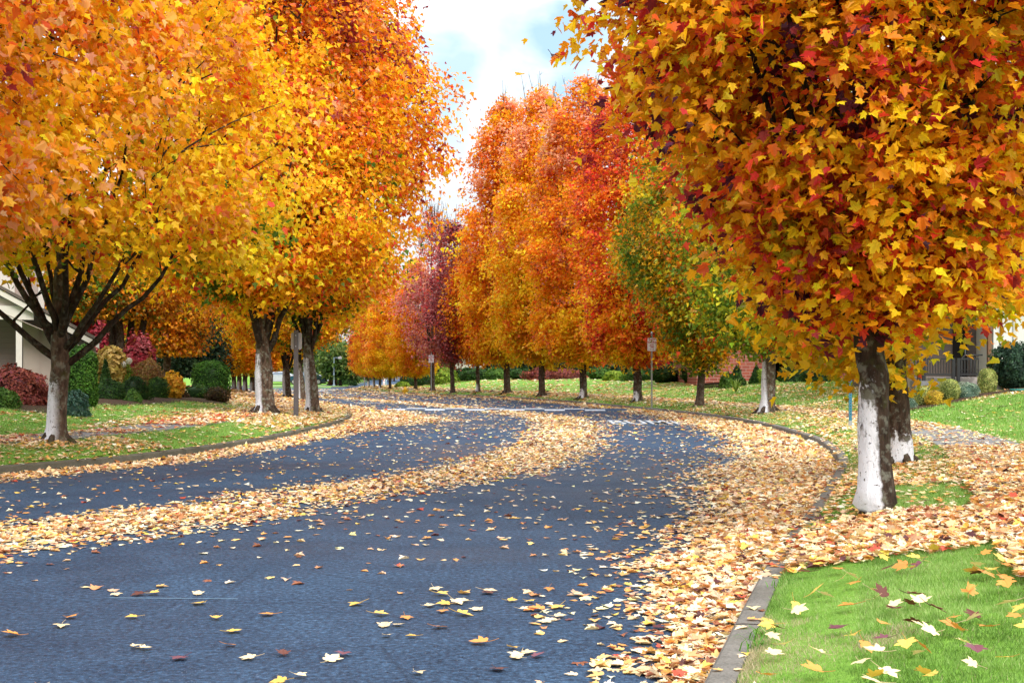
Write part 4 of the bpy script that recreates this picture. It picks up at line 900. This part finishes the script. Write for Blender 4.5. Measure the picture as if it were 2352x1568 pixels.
mb = MB(); mb.box((X(-30), 41.40, Z(682)), (X(26), 41.49, Z(590))); fr = mb.build('window', M['trim'], up)
mb = MB(); mb.box((X(-24), 41.38, Z(676)), (X(20), 41.398, Z(596))); mb.build('pane', M['glass'], fr)
slab((X(-260), Z(420)), (X(110), Z(480)), .2, 41, 48, 'roof', M['roof'], t)
from mathutils import Matrix
pv = Vector((X(120), 39.0, 0)); Rm = Matrix.Translation(pv) @ Matrix.Rotation(math.radians(21), 4, 'Z') @ Matrix.Translation(-pv)
for c_ in list(t.children) + [g_ for c2 in t.children for g_ in c2.children]: c_.data.transform(Rm)
# pale house on the right
d = 43.0
t = empty('house', (0, 0, 0), 'pale house with a dark doorway and brown corner post above the right lawn', 'house')
mb = MB(); mb.box((X_ := px_x(2282, d), 43, .8), (px_x(2480, d), 52, 6)); w2 = mb.build('wall', M['wall_pale'], t)
mb = MB()
for p in (2300, 2330, 2362): mb.box((px_x(p, d) - .05, 42.95, .8), (px_x(p, d) + .05, 42.998, 6))
mb.build('batten', M['trim'], w2)
mb = MB(); mb.box((px_x(2120, d), 44.6, .9), (X_ - .004, 52, 6)); mb.build('porch_wall', M['siding_dark'], t)
mb = MB(); mb.box((px_x(2226, d), 44.52, 1.2), (px_x(2258, d), 44.598, 3.4)); dr = mb.build('door', M['dark'], t)
mb = MB(); mb.box((px_x(2252, d), 44.47, 2.15), (px_x(2254.5, d), 44.515, 2.3)); mb.build('handle', M['steel'], dr)
mb = MB(); mb.box((px_x(2266, d), 42.85, .9), (px_x(2274, d), 42.99, 4.2)); mb.build('corner_post', paint('brown_wood_post', (.16, .075, .035), .7), t)
mb = MB(); mb.prism([(px_x(2080, d), 4.6), (px_x(2500, d), 4.6), (px_x(2480, d), 7.2), (px_x(2100, d), 7.2)], 42, 53); mb.build('roof', M['roof'], t)
# porch deck wall, low concrete wall and iron railing
d = 40.0
mb = MB(); mb.box((px_x(2126, d), 39.2, .7), (px_x(2320, d), 43.5, px_z(866, d))); tag(mb.build('deck_wall', M['timber_grey']), 'weathered grey timber deck edge under the black railing', 'deck')
mb = MB(); mb.box((px_x(2070, d), 38.6, .3), (px_x(2160, d), 39.1, px_z(874, d))); tag(mb.build('concrete_wall', M['walk']), 'low grey concrete wall behind the ball bushes', 'wall')
t = empty('railing', (0, 0, 0), 'black iron railing with thin balusters above the grey deck edge', 'railing')
for p in (2110, 2121.5, 2189.5, 2201):
    mb = MB(); mb.box((px_x(p, 39) - .045, 38.95, .75), (px_x(p, 39) + .045, 39.04, px_z(822, 39))); mb.build('post', M['black_iron'], t)
for a, b in ((2126, 2185), (2206, 2248)):
    mb = MB()
    for y in (861.5, 826): mb.box((px_x(a, 39), 38.97, px_z(y, 39)), (px_x(b, 39), 39.02, px_z(y, 39) + .05))
    mb.build('rail', M['black_iron'], t)
    k = a + 4
    while k < b:
        mb = MB(); mb.box((px_x(k, 39) - .011, 38.98, px_z(861, 39) + .05), (px_x(k, 39) + .011, 39.01, px_z(826.5, 39))); mb.build('baluster', M['black_iron'], t); k += 6.2
t = empty('stair_rail', (0, 0, 0), 'sloping black stair rail with scroll work in front of the dark doorway', 'railing')
pts = [(px_x(2196, 41), 41.2, px_z(842, 41)), (px_x(2222, 41), 41.2, px_z(815, 41)), (px_x(2262, 41), 41.2, px_z(815, 41))]
mb = MB(); mb.tube(pts, .028, 6); mb.build('handrail', M['black_iron'], t)
for p in (2206, 2213, 2220, 2228, 2236, 2244, 2252):
    mb = MB(); zt = min(px_z(815, 41), px_z(842 - (p - 2196) * 1.04, 41)); mb.tube([(px_x(p, 41), 41.2, 1.1), (px_x(p, 41), 41.2, zt)], .011, 5)
    a = np.linspace(0, 2 * math.pi, 10); mb.tube(np.column_stack([px_x(p, 41) + .05 + .05 * np.cos(a), np.full(10, 41.2), 1.55 + .06 * np.sin(a)]), .008, 4, cap=False); mb.build('baluster', M['black_iron'], t)
mb = MB(); a = np.linspace(0, 6 * math.pi, 60); mb.tube(np.column_stack([px_x(2338, 37.5) + .26 * np.cos(a), 37.4 + .22 * np.sin(a), np.full(60, gz(px_x(2338, 37.5), 37.4) + .05) + a * .002]), .011, 5)
tag(mb.build('garden_hose', M['hose']), 'coiled teal garden hose at the top edge of the right lawn', 'hose')

# brick house
d = 68.0
t = empty('brick_house', (0, 0, 0), 'red brick house with a dark recessed porch behind the half white trunk', 'house')
Xb = lambda p: px_x(p, d)
mb = MB(); mb.box((Xb(1600), 68, .3), (Xb(1772), 78, 5.0)); mb.build('wall', M['brick'], t)
mb = MB(); mb.box((Xb(1772) + .004, 71.5, .3), (Xb(1868), 78, 5.0)); rw = mb.build('porch_wall', M['brick'], t)
mb = MB(); mb.box((Xb(1800), 71.4, .9), (Xb(1826), 71.496, 3.2)); mb.build('door', M['dark'], rw)
mb = MB(); mb.box((Xb(1868) + .004, 68, .3), (Xb(2000), 78, 5.0)); mb.build('wall', M['brick'], t)
mb = MB(); mb.prism([(Xb(1570), 4.6), (Xb(2030), 4.6), (Xb(1960), 8), (Xb(1640), 8)], 66.6, 79); mb.build('roof', M['roof'], t)
mb = MB(); mb.box((Xb(1770), 67.0, 2.9), (Xb(1872), 71.3, 4.55)); mb.build('porch_soffit', M['timber_dark'], t)
# distant white house glimpsed under the crowns
t = empty('house', (0, 0, 0), 'white garage house glimpsed under the crowns of the tall row', 'house')
d = 124.0; Xw = lambda p: px_x(p, d)
mb = MB(); mb.box((Xw(1046), 124, .5), (Xw(1112), 134, 3.4)); w3 = mb.build('wall', M['white_house'], t)
mb = MB(); mb.box((Xw(1052), 123.9, 1.0), (Xw(1074), 123.98, 2.6)); mb.build('garage_door', M['trim'], w3)
mb = MB(); mb.box((Xw(1084), 123.9, 1.7), (Xw(1100), 123.98, 2.6)); mb.build('window', M['glass'], w3)
mb = MB(); mb.prism([(Xw(1036), 3.3), (Xw(1122), 3.3), (Xw(1106), 5.4), (Xw(1052), 5.4)], 123, 135); mb.build('roof', M['roof'], t)
mb = MB(); dd = 96.0
q = [(1269, 106), (1360, 100), (1456, 92), (1510, 84), (1560, 78)]
def wall_line(pts, h, m, name, label):
    mb = MB()
    for k, ((pa, da), (pb, db)) in enumerate(zip(pts[:-1], pts[1:])):
        xa, xb = px_x(pa, da), px_x(pb, db); za, zb = gz(xa, da), gz(xb, db)
        for r_ in range(2):
            o0, o1 = r_ * h / 2 - .12 * (r_ == 0), (r_ + 1) * h / 2 - .012
            v = [(xa, da, za + o0), (xb, db, zb + o0), (xb, db, zb + o1), (xa, da, za + o1), (xa, da + .2, za + o0), (xb, db + .2, zb + o0), (xb, db + .2, zb + o1), (xa, da + .2, za + o1)]
            mb.add(v, [(0, 1, 2, 3), (7, 6, 5, 4), (3, 2, 6, 7), (0, 3, 7, 4), (1, 5, 6, 2)])
    tag(mb.build(name, m), label, 'wall')
wall_line(q, .42, M['timber_dark'], 'timber_edging', 'dark sleeper edging along the top of the lawn behind the tall row')
wall_line([(1610, 64), (1640, 63), (1690, 62)], .3, M['timber_dark'], 'timber_edging', 'short dark sleeper edging below the brick wall')
lime = SC.objects['lime_shrub']; hz_ = max(v_.co.z for v_ in lime.data.vertices)
for k, (ox, oy, oz) in enumerate(((-.03, -.22, -.02), (.14, -.15, .10))):
    rng = np.random.RandomState(k); n = 160; P = unit(rng.normal(0, 1, (n, 3))); mb = MB()
    add_leaves(mb, P * .10, P + rng.normal(0, .3, (n, 3)), rng.normal(0, 1, (n, 3)), np.full(n, .05), np.tile([.72, .70, .68], (n, 1)) * rng.uniform(.8, 1.1, (n, 1)), 'star')
    mb.build('white_bloom', M['green'], lime, (ox, oy, hz_ + oz))
# mulch beds
def bed(pts, name):
    v = []; 
    n = 28; c = np.mean(pts, 0); rng = np.random.RandomState(3); mb = MB()
    K = dense(np.vstack([pts, pts[:1]]), .6)[:-1]
    Z = terrain(K[:, 0], K[:, 1]) + .02; zc = terrain(c[None, 0], c[None, 1])[0] + .10
    rings = [np.column_stack([c + (K - c) * f, terrain(*(c + (K - c) * f).T) + (.025 if f == 1 else .07)]) for f in (1, .9, .6, .3)]
    m_ = len(K); i = np.arange(m_); i2 = (i + 1) % m_
    fs = [np.stack([k * m_ + i, k * m_ + i2, (k + 1) * m_ + i2, (k + 1) * m_ + i], -1) for k in range(3)]
    mb.add(np.concatenate(rings), np.concatenate(fs), 0, (1, 1, 1), True); tag(mb.build(name, M['soil']), kind='structure')
bed(np.array([px_pts for px_pts in [(px_x(-60, 30), 29.5), (px_x(140, 30), 29.2), (px_x(240, 35), 33.5), (px_x(320, 36), 35.4), (px_x(450, 42), 41.5), (px_x(528, 43), 42.6), (px_x(540, 56), 55), (px_x(430, 62), 62), (px_x(200, 56), 54), (px_x(-60, 38), 38.5)]]), 'soil')
bed(np.array([(px_x(2070, 35), 35.0), (px_x(2130, 35.5), 35.2), (px_x(2290, 37.4), 37.2), (px_x(2420, 38), 37.8), (px_x(2420, 43), 43), (px_x(2090, 39), 39)]), 'soil')

# ------------------------------------------------------------------ fallen leaves
PL = [srgb(248, 224, 190), srgb(244, 210, 158), srgb(238, 190, 118), srgb(250, 232, 208), srgb(230, 164, 92), srgb(240, 210, 166), srgb(224, 184, 152), srgb(206, 144, 98), srgb(150, 92, 64), srgb(190, 84, 64), srgb(92, 52, 56), srgb(248, 206, 96)]
PW = np.array([15, 14, 11, 14, 9, 12, 11, 9, 7.5, 2.2, 4.4, 6.]); PW /= PW.sum()
def litter_density(x, y, r, l, fl, fr):
    n1 = noise2(x, y, .8, 21); n2 = noise2(x, y, 2.6, 22); n3 = noise2(x, y, .25, 23)
    road = (r < 0) & (l < 0) & (fl < 0) & (fr < 0); u, v = -r, -l
    w = np.interp(y, [4, 7, 10, 13, 18, 26, 38, 60], [.28, .42, .80, 1.0, 1.6, 1.7, 1.6, .8]) * (1 + .6 * (n1 - .5))
    D = 1 - ss(w * .55, w * 1.45, u + .5 * (n2 - .5))
    D = np.maximum(D, .13 * (1 - ss(w, w * 2.2 + .25, u)) * ss(.3, .6, n2))
    c = (u - v) / 2; c0 = np.interp(y, [5, 10, 15, 20, 29, 43, 67, 97, 120], [.9, .65, .1, -.5, -.4, -.7, 1.2, 4.2, 5]); hw = .85 + .5 * (n1 - .5)
    D = np.maximum(D, .72 * (1 - ss(hw * .15, hw * 1.75, np.abs(c - c0) + .7 * (n2 - .5))))
    wl = np.interp(y, [0, 20, 30, 36, 40, 48, 60, 80, 110], [.55, .7, .8, 1.2, 2.6, 2.2, 1.4, 1.4, 1.2]) * (1 + .6 * (n1 - .5))
    D = np.maximum(D, .95 * (1 - ss(wl * .6, wl * 1.6, v + .4 * (n2 - .5))))
    far = .10 * ss(60, 90, y) + .05 * ss(22, 40, y)
    D = np.maximum(D, np.where(y < 8.6, 0, (.0075 + .030 * ss(9.5, 14, y) * n2 + far * ss(.3, .7, n1))))
    D = np.where(road, D, 0)
    # right verge, sidewalk and lawn
    yb = y + 1.2 * (n1 - .5)
    near = np.where(yb < 8.5, .0, np.where(yb < 11.35, .95, 0))
    vr = np.where(y < 8.35, 0, near)
    vr = np.where(yb >= 11.35, np.where(yb < 13.9, .07 + .14 * (r < .8), np.where(yb < 17.5, .75, np.where(yb < 21, .30, .22 + .5 * ss(.45, .6, n1)))), vr)
    walk = (r > 1.5) & (r < 2.85)
    vr = np.where(walk, np.where(y < 7, .35, np.where(y < 11.6, .95, np.where(y < 13.2, .30 + .4 * (n2 > .55), np.where(y < 20, .72, np.where(y < 26, .10, .45))))), vr)
    lawn = r >= 2.85
    lw = np.where(y < 36, .035 + .5 * ss(.62, .70, n3) * (y < 30), (.10 + .62 * ss(.36, .62, n1)) * (1 - .55 * ss(6, 13, r)) * (.85 - .4 * ss(50, 75, y)))
    lw = np.where((y < 21) & lawn, .6, lw)
    vr = np.where(lawn, lw, vr)
    vr = np.where((y > 30) & (r > .5) & (r < 2.9), np.maximum(vr, .25 + .5 * n1), vr)
    vr = np.where((y > 88) & (r < 3.5), np.maximum(vr, .5), vr)
    D = np.where(r > .17, vr, D)
    # left verge and lawn
    vl = .07 + .4 * ss(.54, .64, n1)
    vl = np.where((y < 23.2) & (l < 2.2), .30 + .5 * ss(.35, .6, n1), vl)
    vl = np.where((y > 23.6) & (y < 28) & (l < 1.45), .05 + .12 * n2, vl)
    vl = np.where((l > 1.45) & (l < 2.8), np.where(y < 28, .08 + .5 * (n1 > .58), .8), vl)
    vl = np.where((l > 2.8) & (y < 26), .03 + .03 * n2, vl)
    vl = np.where((l > 2.8) & (y >= 26), np.where(l < 3.5, .45, .07 + .12 * ss(.5, .62, n1)), vl)
    vl = np.where(y > 30, np.maximum(vl, .92 * (1 - ss(2.2, 4.6, l + 1.6 * (n1 - .5) - np.clip((y - 40) * .2, 0, 5)))), vl)
    D = np.where(l > .17, vl, D)
    D = np.where((fl > 0) | (fr > 0), .015, D)
    D = np.where(((r > 0) & (r < .17)) | ((l > 0) & (l < .17)), np.where(y < 8.2, .05, np.where((y > 9) & (y < 10.6), .45, .12)), D)
    return np.clip(D, 0, 1)
def scatter_litter(y0, y1, x0, x1, dens, size, kind, seed, mb):
    rng = np.random.RandomState(seed); n = int((y1 - y0) * (x1 - x0) * dens)
    y = rng.uniform(y0, y1, n); x = rng.uniform(x0, x1, n); k = np.abs(x) < .41 * y + .8; x, y = x[k], y[k]
    r, l, fl, fr = S_ALL(x, y); D = litter_density(x, y, r, l, fl, fr)
    k = rng.uniform(0, 1, len(x)) < D; x, y, D, r, l = x[k], y[k], D[k], r[k], l[k]
    onkerb = ((r > 0) & (r < .17)) | ((l > 0) & (l < .17))
    z = np.where((r < 0) & (l < 0), zroad(y), np.where(onkerb, .134, terrain(x, y) + .015))
    walk = ((r > 1.5) & (r < 2.85)) | ((l > 1.45) & (l < 2.8)); z = np.where(walk, z + .02, z)
    pile = np.clip(D - .3, 0, 1)
    z = z + .006 + rng.uniform(0, 1, len(x)) ** 2 * .055 * pile * (size / .1) ** .5
    n = len(x); tilt = np.where(rng.uniform(0, 1, n) < .75, .22, .55)[:, None] * (.25 + .75 * pile[:, None])
    N = np.array([0, 0, 1.0]) + rng.normal(0, 1, (n, 3)) * tilt; N[:, 2] = np.abs(N[:, 2]) * np.where(rng.uniform(0, 1, n) < .5, 1, -1)
    T = rng.normal(0, 1, (n, 3)) * [1, 1, .1]
    sz = size * rng.uniform(.55, 1.3, n)
    z = z + np.abs(tilt[:, 0]) * sz * .22
    c = np.array(PL)[rng.choice(len(PL), n, p=PW)] * np.exp(rng.normal(0, .13, (n, 1)))
    red = (l > 1.4) & (y < 34) & (rng.uniform(0, 1, n) < .22); c[red] = np.array(srgb(200, 88, 56))
    sgn = np.sign(N[:, 2])
    add_leaves(mb, np.stack([x, y, z], -1), N, T, sz, np.clip(c, .01, .9), kind, sgn * rng.uniform(-.05, .45, n), sgn * rng.uniform(-.1, .5, n))
    return n
mb = MB(); cnt = [scatter_litter(4.5, 14, -7.5, 7, 760, .072, 'toothed', 1, mb), scatter_litter(14, 26, -12, 12, 430, .086, 'star', 2, mb)]
tag(mb.build('fallen_leaves', M['litter']), 'yellow and tan maple leaves drifted along the near kerb, verge and middle of the road', 'fallen leaves', kind='stuff')
mb = MB(); cnt += [scatter_litter(26, 48, -17, 20, 170, .125, 'star', 3, mb), scatter_litter(48, 75, -20, 26, 75, .19, 'kite', 4, mb), scatter_litter(75, 130, -36, 16, 34, .28, 'kite', 5, mb)]
tag(mb.build('fallen_leaves', M['litter']), 'carpet of yellow and orange leaves covering the verges round the far bend', 'fallen leaves', kind='stuff')
print('litter', cnt)

# single leaves one can count on the bare asphalt and on the near grass
rng = np.random.RandomState(77)
NAMES = [('pale cream', srgb(250, 224, 176)), ('yellow', srgb(246, 200, 96)), ('tan orange', srgb(226, 152, 76)), ('dark brown', srgb(104, 56, 46)), ('purple brown', srgb(120, 70, 84))]
leaf_me = {}
for ci, (cn, cc) in enumerate(NAMES):
    for q in range(3):
        mb = MB(); add_leaves(mb, np.zeros((1, 3)), np.array([[.0, .0, 1.]]), np.array([[0, 1., 0]]), np.array([1.0]), np.array([cc]) * (.85 + .1 * q), 'toothed', [.14, .04, .26][q], [.2, .08, -.12][q])
        mb.tube(bez((0, -.28, 0), (.05, -.6, .02), (.16 * (q - 1), -.95, .14), 6), np.linspace(.022, .014, 6), 4, 0, np.array(cc) * .6); leaf_me[ci, q] = mb.mesh('fallen_leaf', M['litter'])
placed = 0
def single_leaf(x, y, z, ci, grp, lab, s=None, rot=None):
    q = rng.randint(3); o = link('fallen_leaf', leaf_me[ci, q], None, (x, y, z)); s = s or rng.uniform(.06, .105); o.scale = (s, s, s)
    o.rotation_euler = rot or (rng.normal(0, .10), rng.normal(0, .10), rng.uniform(0, 6.28)); tag(o, lab, 'fallen leaf', grp); return o
for k in range(1600):
    d = 4.6 + 4.2 * rng.uniform(0, 1) ** .7; x = rng.uniform(-.40, .30) * d; y = d
    r, l, fl, fr = [float(a[0]) for a in S_ALL(np.array([x]), np.array([y]))]
    if r > -.9 or placed >= 74: continue
    if rng.uniform() > (.35 if -r > 2.2 else 1.0) * (1 if d > 6.6 else .5): continue
    ci = rng.choice(5, p=[.50, .27, .17, .03, .03]); placed += 1
    single_leaf(x, y, .016, ci, 'loose leaves on the bare asphalt', '%s maple leaf lying loose on the bare near asphalt' % NAMES[ci][0])
pg = 0
for k in range(900):
    d = rng.uniform(4.9, 8.6); x = rng.uniform(.7, 3.6)
    r = float(S_ALL(np.array([x]), np.array([d]))[0][0])
    if r < .22 or r > 1.5 or x > .41 * d or pg >= 84: continue
    ci = rng.choice(5, p=[.42, .26, .22, .06, .04]); pg += 1
    single_leaf(x, d, gz(x, d) + .055, ci, 'loose leaves on the near grass', '%s maple leaf lying loose on the near clipped grass' % NAMES[ci][0], rot=(rng.normal(0, .35), rng.normal(0, .35), rng.uniform(0, 6.28)))
print('single leaves', placed, pg)

# ------------------------------------------------------------------ grass
def grass(y0, y1, x0, x1, dens, h, w, seed, mb, side):
    rng = np.random.RandomState(seed); n = int((y1 - y0) * (x1 - x0) * dens)
    y = rng.uniform(y0, y1, n); x = rng.uniform(x0, x1, n); k = np.abs(x) < .405 * y + .4; x, y = x[k], y[k]
    s = sdist(x, y, *((RK, -1) if side > 0 else (LK, 1)))
    w0, w1 = (1.55, 2.8) if side > 0 else (1.5, 2.75)
    k = (s > .16) & ~((s > w0 - .02) & (s < w1 + .02)); x, y, s = x[k], y[k], s[k]
    z = terrain(x, y); n = len(x)
    pat = noise2(x, y, 1.4, 31); pat2 = noise2(x, y, 6, 32); stripe = noise2(x * .7 + y * .2, y * 3.0, 1.0, 33)
    dry = ss(.0, .5, 1.15 - 1.15 * s - .9 * np.abs(y - 5.95) + 1.2 * (pat2 - .5)) if side > 0 else np.zeros(n)
    a = rng.uniform(0, 6.28, n); lean = rng.normal(0, .45, (n, 2)); hh = h * rng.uniform(.6, 1.3, n) * (.8 + .5 * pat)
    bx, by = np.cos(a) * w / 2, np.sin(a) * w / 2
    base = np.stack([x, y, z - .008], -1)
    v = np.stack([base + np.stack([bx, by, 0 * bx], -1), base - np.stack([bx, by, 0 * bx], -1), base + np.stack([lean[:, 0] * hh, lean[:, 1] * hh, hh], -1)], 1).reshape(-1, 3)
    c1, c2, c3 = np.array([.085, .17, .026]), np.array([.20, .35, .07]), np.array([.40, .52, .19])
    t = np.clip(.5 + 1.1 * (pat - .5) + .7 * (stripe - .5) + rng.normal(0, .22, n), 0, 1)[:, None]
    c = np.where(t < .5, c1 + (c2 - c1) * t * 2, c2 + (c3 - c2) * (t * 2 - 1)); dr = (dry > rng.uniform(0, 1, n))[:, None]
    straw = np.array([.50, .40, .27]) * rng.uniform(.6, 1.15, (n, 1)); c = np.where(dr | (rng.uniform(0, 1, (n, 1)) < .03), straw, c)
    mb.add(v, np.arange(n * 3).reshape(-1, 3), 0, np.repeat(c, 3, 0))
mb = MB()
grass(4.6, 9.6, .5, 3.8, 11000, .030, .0042, 1, mb, 1); grass(9.6, 14.5, 1.6, 6.5, 3000, .034, .007, 2, mb, 1); grass(14.5, 24, 3, 11, 700, .055, .011, 3, mb, 1); grass(24, 40, 5.5, 17, 260, .07, .018, 4, mb, 1); grass(40, 66, 2, 26, 70, .09, .035, 6, mb, 1)
grass(17, 30, -12.5, -4.9, 800, .055, .011, 5, mb, -1); grass(30, 46, -18, -4.9, 220, .07, .02, 7, mb, -1)
tag(mb.build('grass', M['grass']), 'short mown green grass of the verges and lawns', 'grass', kind='stuff')
# tufts of weeds against the back of the near kerb
mb = MB(); rng = np.random.RandomState(9)
for k in range(60):
    y = rng.choice([6.25, 6.5, 8.1]) + rng.normal(0, .06); x = float(np.interp(y, RK[:, 1][:80], RK[:, 0][:80])) + .2 + rng.normal(0, .04)
    L = rng.uniform(.06, .14); a = rng.uniform(0, 6.28); b = np.array([math.cos(a), math.sin(a), 0]); s = np.cross(b, [0, 0, 1]) * .004; o_ = np.array([x, y, .13])
    p = o_ + bez((0, 0, 0), b * L * .3 + [0, 0, L * .8], b * L * .8 + [0, 0, L * .5], 4); wv = np.linspace(1, .15, 4)[:, None]
    v = np.concatenate([p - s * wv, p + s * wv]); i = np.arange(3); mb.add(v, np.stack([i, i + 1, i + 5, i + 4], -1), 0, (.10, .26, .03))
tag(mb.build('weeds', M['grass']), 'bright green weeds growing against the back of the near kerb', 'weeds', kind='stuff')

# ------------------------------------------------------------------ light, sky, camera
EL, AZ = math.radians(42), math.radians(152)     # azimuth clockwise from the view direction: sun to the left and behind
w = bpy.data.worlds.new('World'); SC.world = w; w.use_nodes = True; nt = w.node_tree; nt.nodes.clear()
out = nt.nodes.new('ShaderNodeOutputWorld'); bg = nd(nt, 'ShaderNodeBackground', Strength=.12); nt.links.new(bg.outputs[0], out.inputs[0])
sky = nt.nodes.new('ShaderNodeTexSky'); sky.sky_type = 'NISHITA'; sky.sun_disc = False; sky.sun_elevation = EL; sky.sun_rotation = AZ
sky.air_density = 1.0; sky.dust_density = .6
g = coords(nt, 'Generated')
mp = nd(nt, 'ShaderNodeMapping'); mp.inputs['Scale'].default_value = (1, 1, 1.9); nt.links.new(g, mp.inputs[0])
n1 = noise(nt, mp.outputs[0], 2.6, 7, .56, .3)
# a gap of clear sky ahead, between cloud banks
def gap(cx_, cz_, rx_, rz_):
    sep = nt.nodes.new('ShaderNodeSeparateXYZ'); nt.links.new(g, sep.inputs[0])
    a = math_(nt, 'DIVIDE', math_(nt, 'SUBTRACT', math_(nt, 'ADD', sep.outputs[0], math_(nt, 'MULTIPLY', math_(nt, 'SUBTRACT', noise(nt, g, 9, 5), .5), .13)), cx_), rx_)
    b = math_(nt, 'DIVIDE', math_(nt, 'SUBTRACT', math_(nt, 'ADD', sep.outputs[2], math_(nt, 'MULTIPLY', math_(nt, 'SUBTRACT', noise(nt, mp.outputs[0], 8, 5), .5), .16)), cz_), rz_)
    q = math_(nt, 'SQRT', math_(nt, 'ADD', math_(nt, 'MULTIPLY', a, a), math_(nt, 'MULTIPLY', b, b)))
    q = math_(nt, 'ADD', q, math_(nt, 'LESS_THAN', sep.outputs[1], 0.0))
    return math_(nt, 'SUBTRACT', 1.35, q, True)
gp = math_(nt, 'MAXIMUM', gap(.040, .232, .058, .040), math_(nt, 'MULTIPLY', gap(-.055, .215, .030, .034), .7))
cl = ramp(nt, n1, [(.36, (0, 0, 0)), (.50, (1, 1, 1))])
cloud = math_(nt, 'SUBTRACT', math_(nt, 'MAXIMUM', cl, .86), gp, True)
# overcast: the zenith is about three times as bright as the horizon
sz_ = nt.nodes.new('ShaderNodeSeparateXYZ'); nt.links.new(g, sz_.inputs[0])
lum = math_(nt, 'ADD', 3.1, math_(nt, 'MULTIPLY', math_(nt, 'MAXIMUM', sz_.outputs[2], 0.0), 10.5))
tex = ramp(nt, noise(nt, mp.outputs[0], 5.0, 7, .62, .3), [(.32, (.80, .86, .93)), (.62, (1.06, 1.06, 1.05))])
cb = nt.nodes.new('ShaderNodeCombineXYZ')
for i_ in range(3): nt.links.new(lum, cb.inputs[i_])
shade = mixc(nt, 1.0, cb.outputs[0], tex, 'MULTIPLY')
blue = mixc(nt, .8, mixc(nt, 1.0, sky.outputs[0], (1, 1, 1), 'MULTIPLY'), (2.3, 3.35, 4.1))
nt.links.new(mixc(nt, cloud, blue, shade), bg.inputs[0])
L = bpy.data.lights.new('sun', 'SUN'); L.energy = 1.8; L.angle = math.radians(24); L.color = (1, .95, .87)
so = bpy.data.objects.new('sun', L); COL.objects.link(so)
dirv = Vector((math.sin(AZ) * math.cos(EL), math.cos(AZ) * math.cos(EL), math.sin(EL)))
so.rotation_euler = (-dirv).to_track_quat('-Z', 'Y').to_euler()
cam = bpy.data.cameras.new('camera'); co = bpy.data.objects.new('camera', cam); COL.objects.link(co); SC.camera = co
cam.sensor_width = 36; cam.lens = 36 * F / 2352; cam.shift_y = 76 / 2352; cam.clip_start = .1; cam.clip_end = 4000
co.location = (0, 0, H); co.rotation_euler = (math.pi / 2, 0, 0)
vs = SC.view_settings; vs.view_transform = 'Standard'; vs.look = 'None'; vs.exposure = 1.1; vs.gamma = 1
SC.render.engine = 'CYCLES'; cy = SC.cycles; cy.max_bounces = 9; cy.diffuse_bounces = 5; cy.transmission_bounces = 5; cy.glossy_bounces = 2; cy.transparent_max_bounces = 4
cy.use_denoising = True
cy.sample_clamp_indirect = 6
SC.render.film_transparent = False
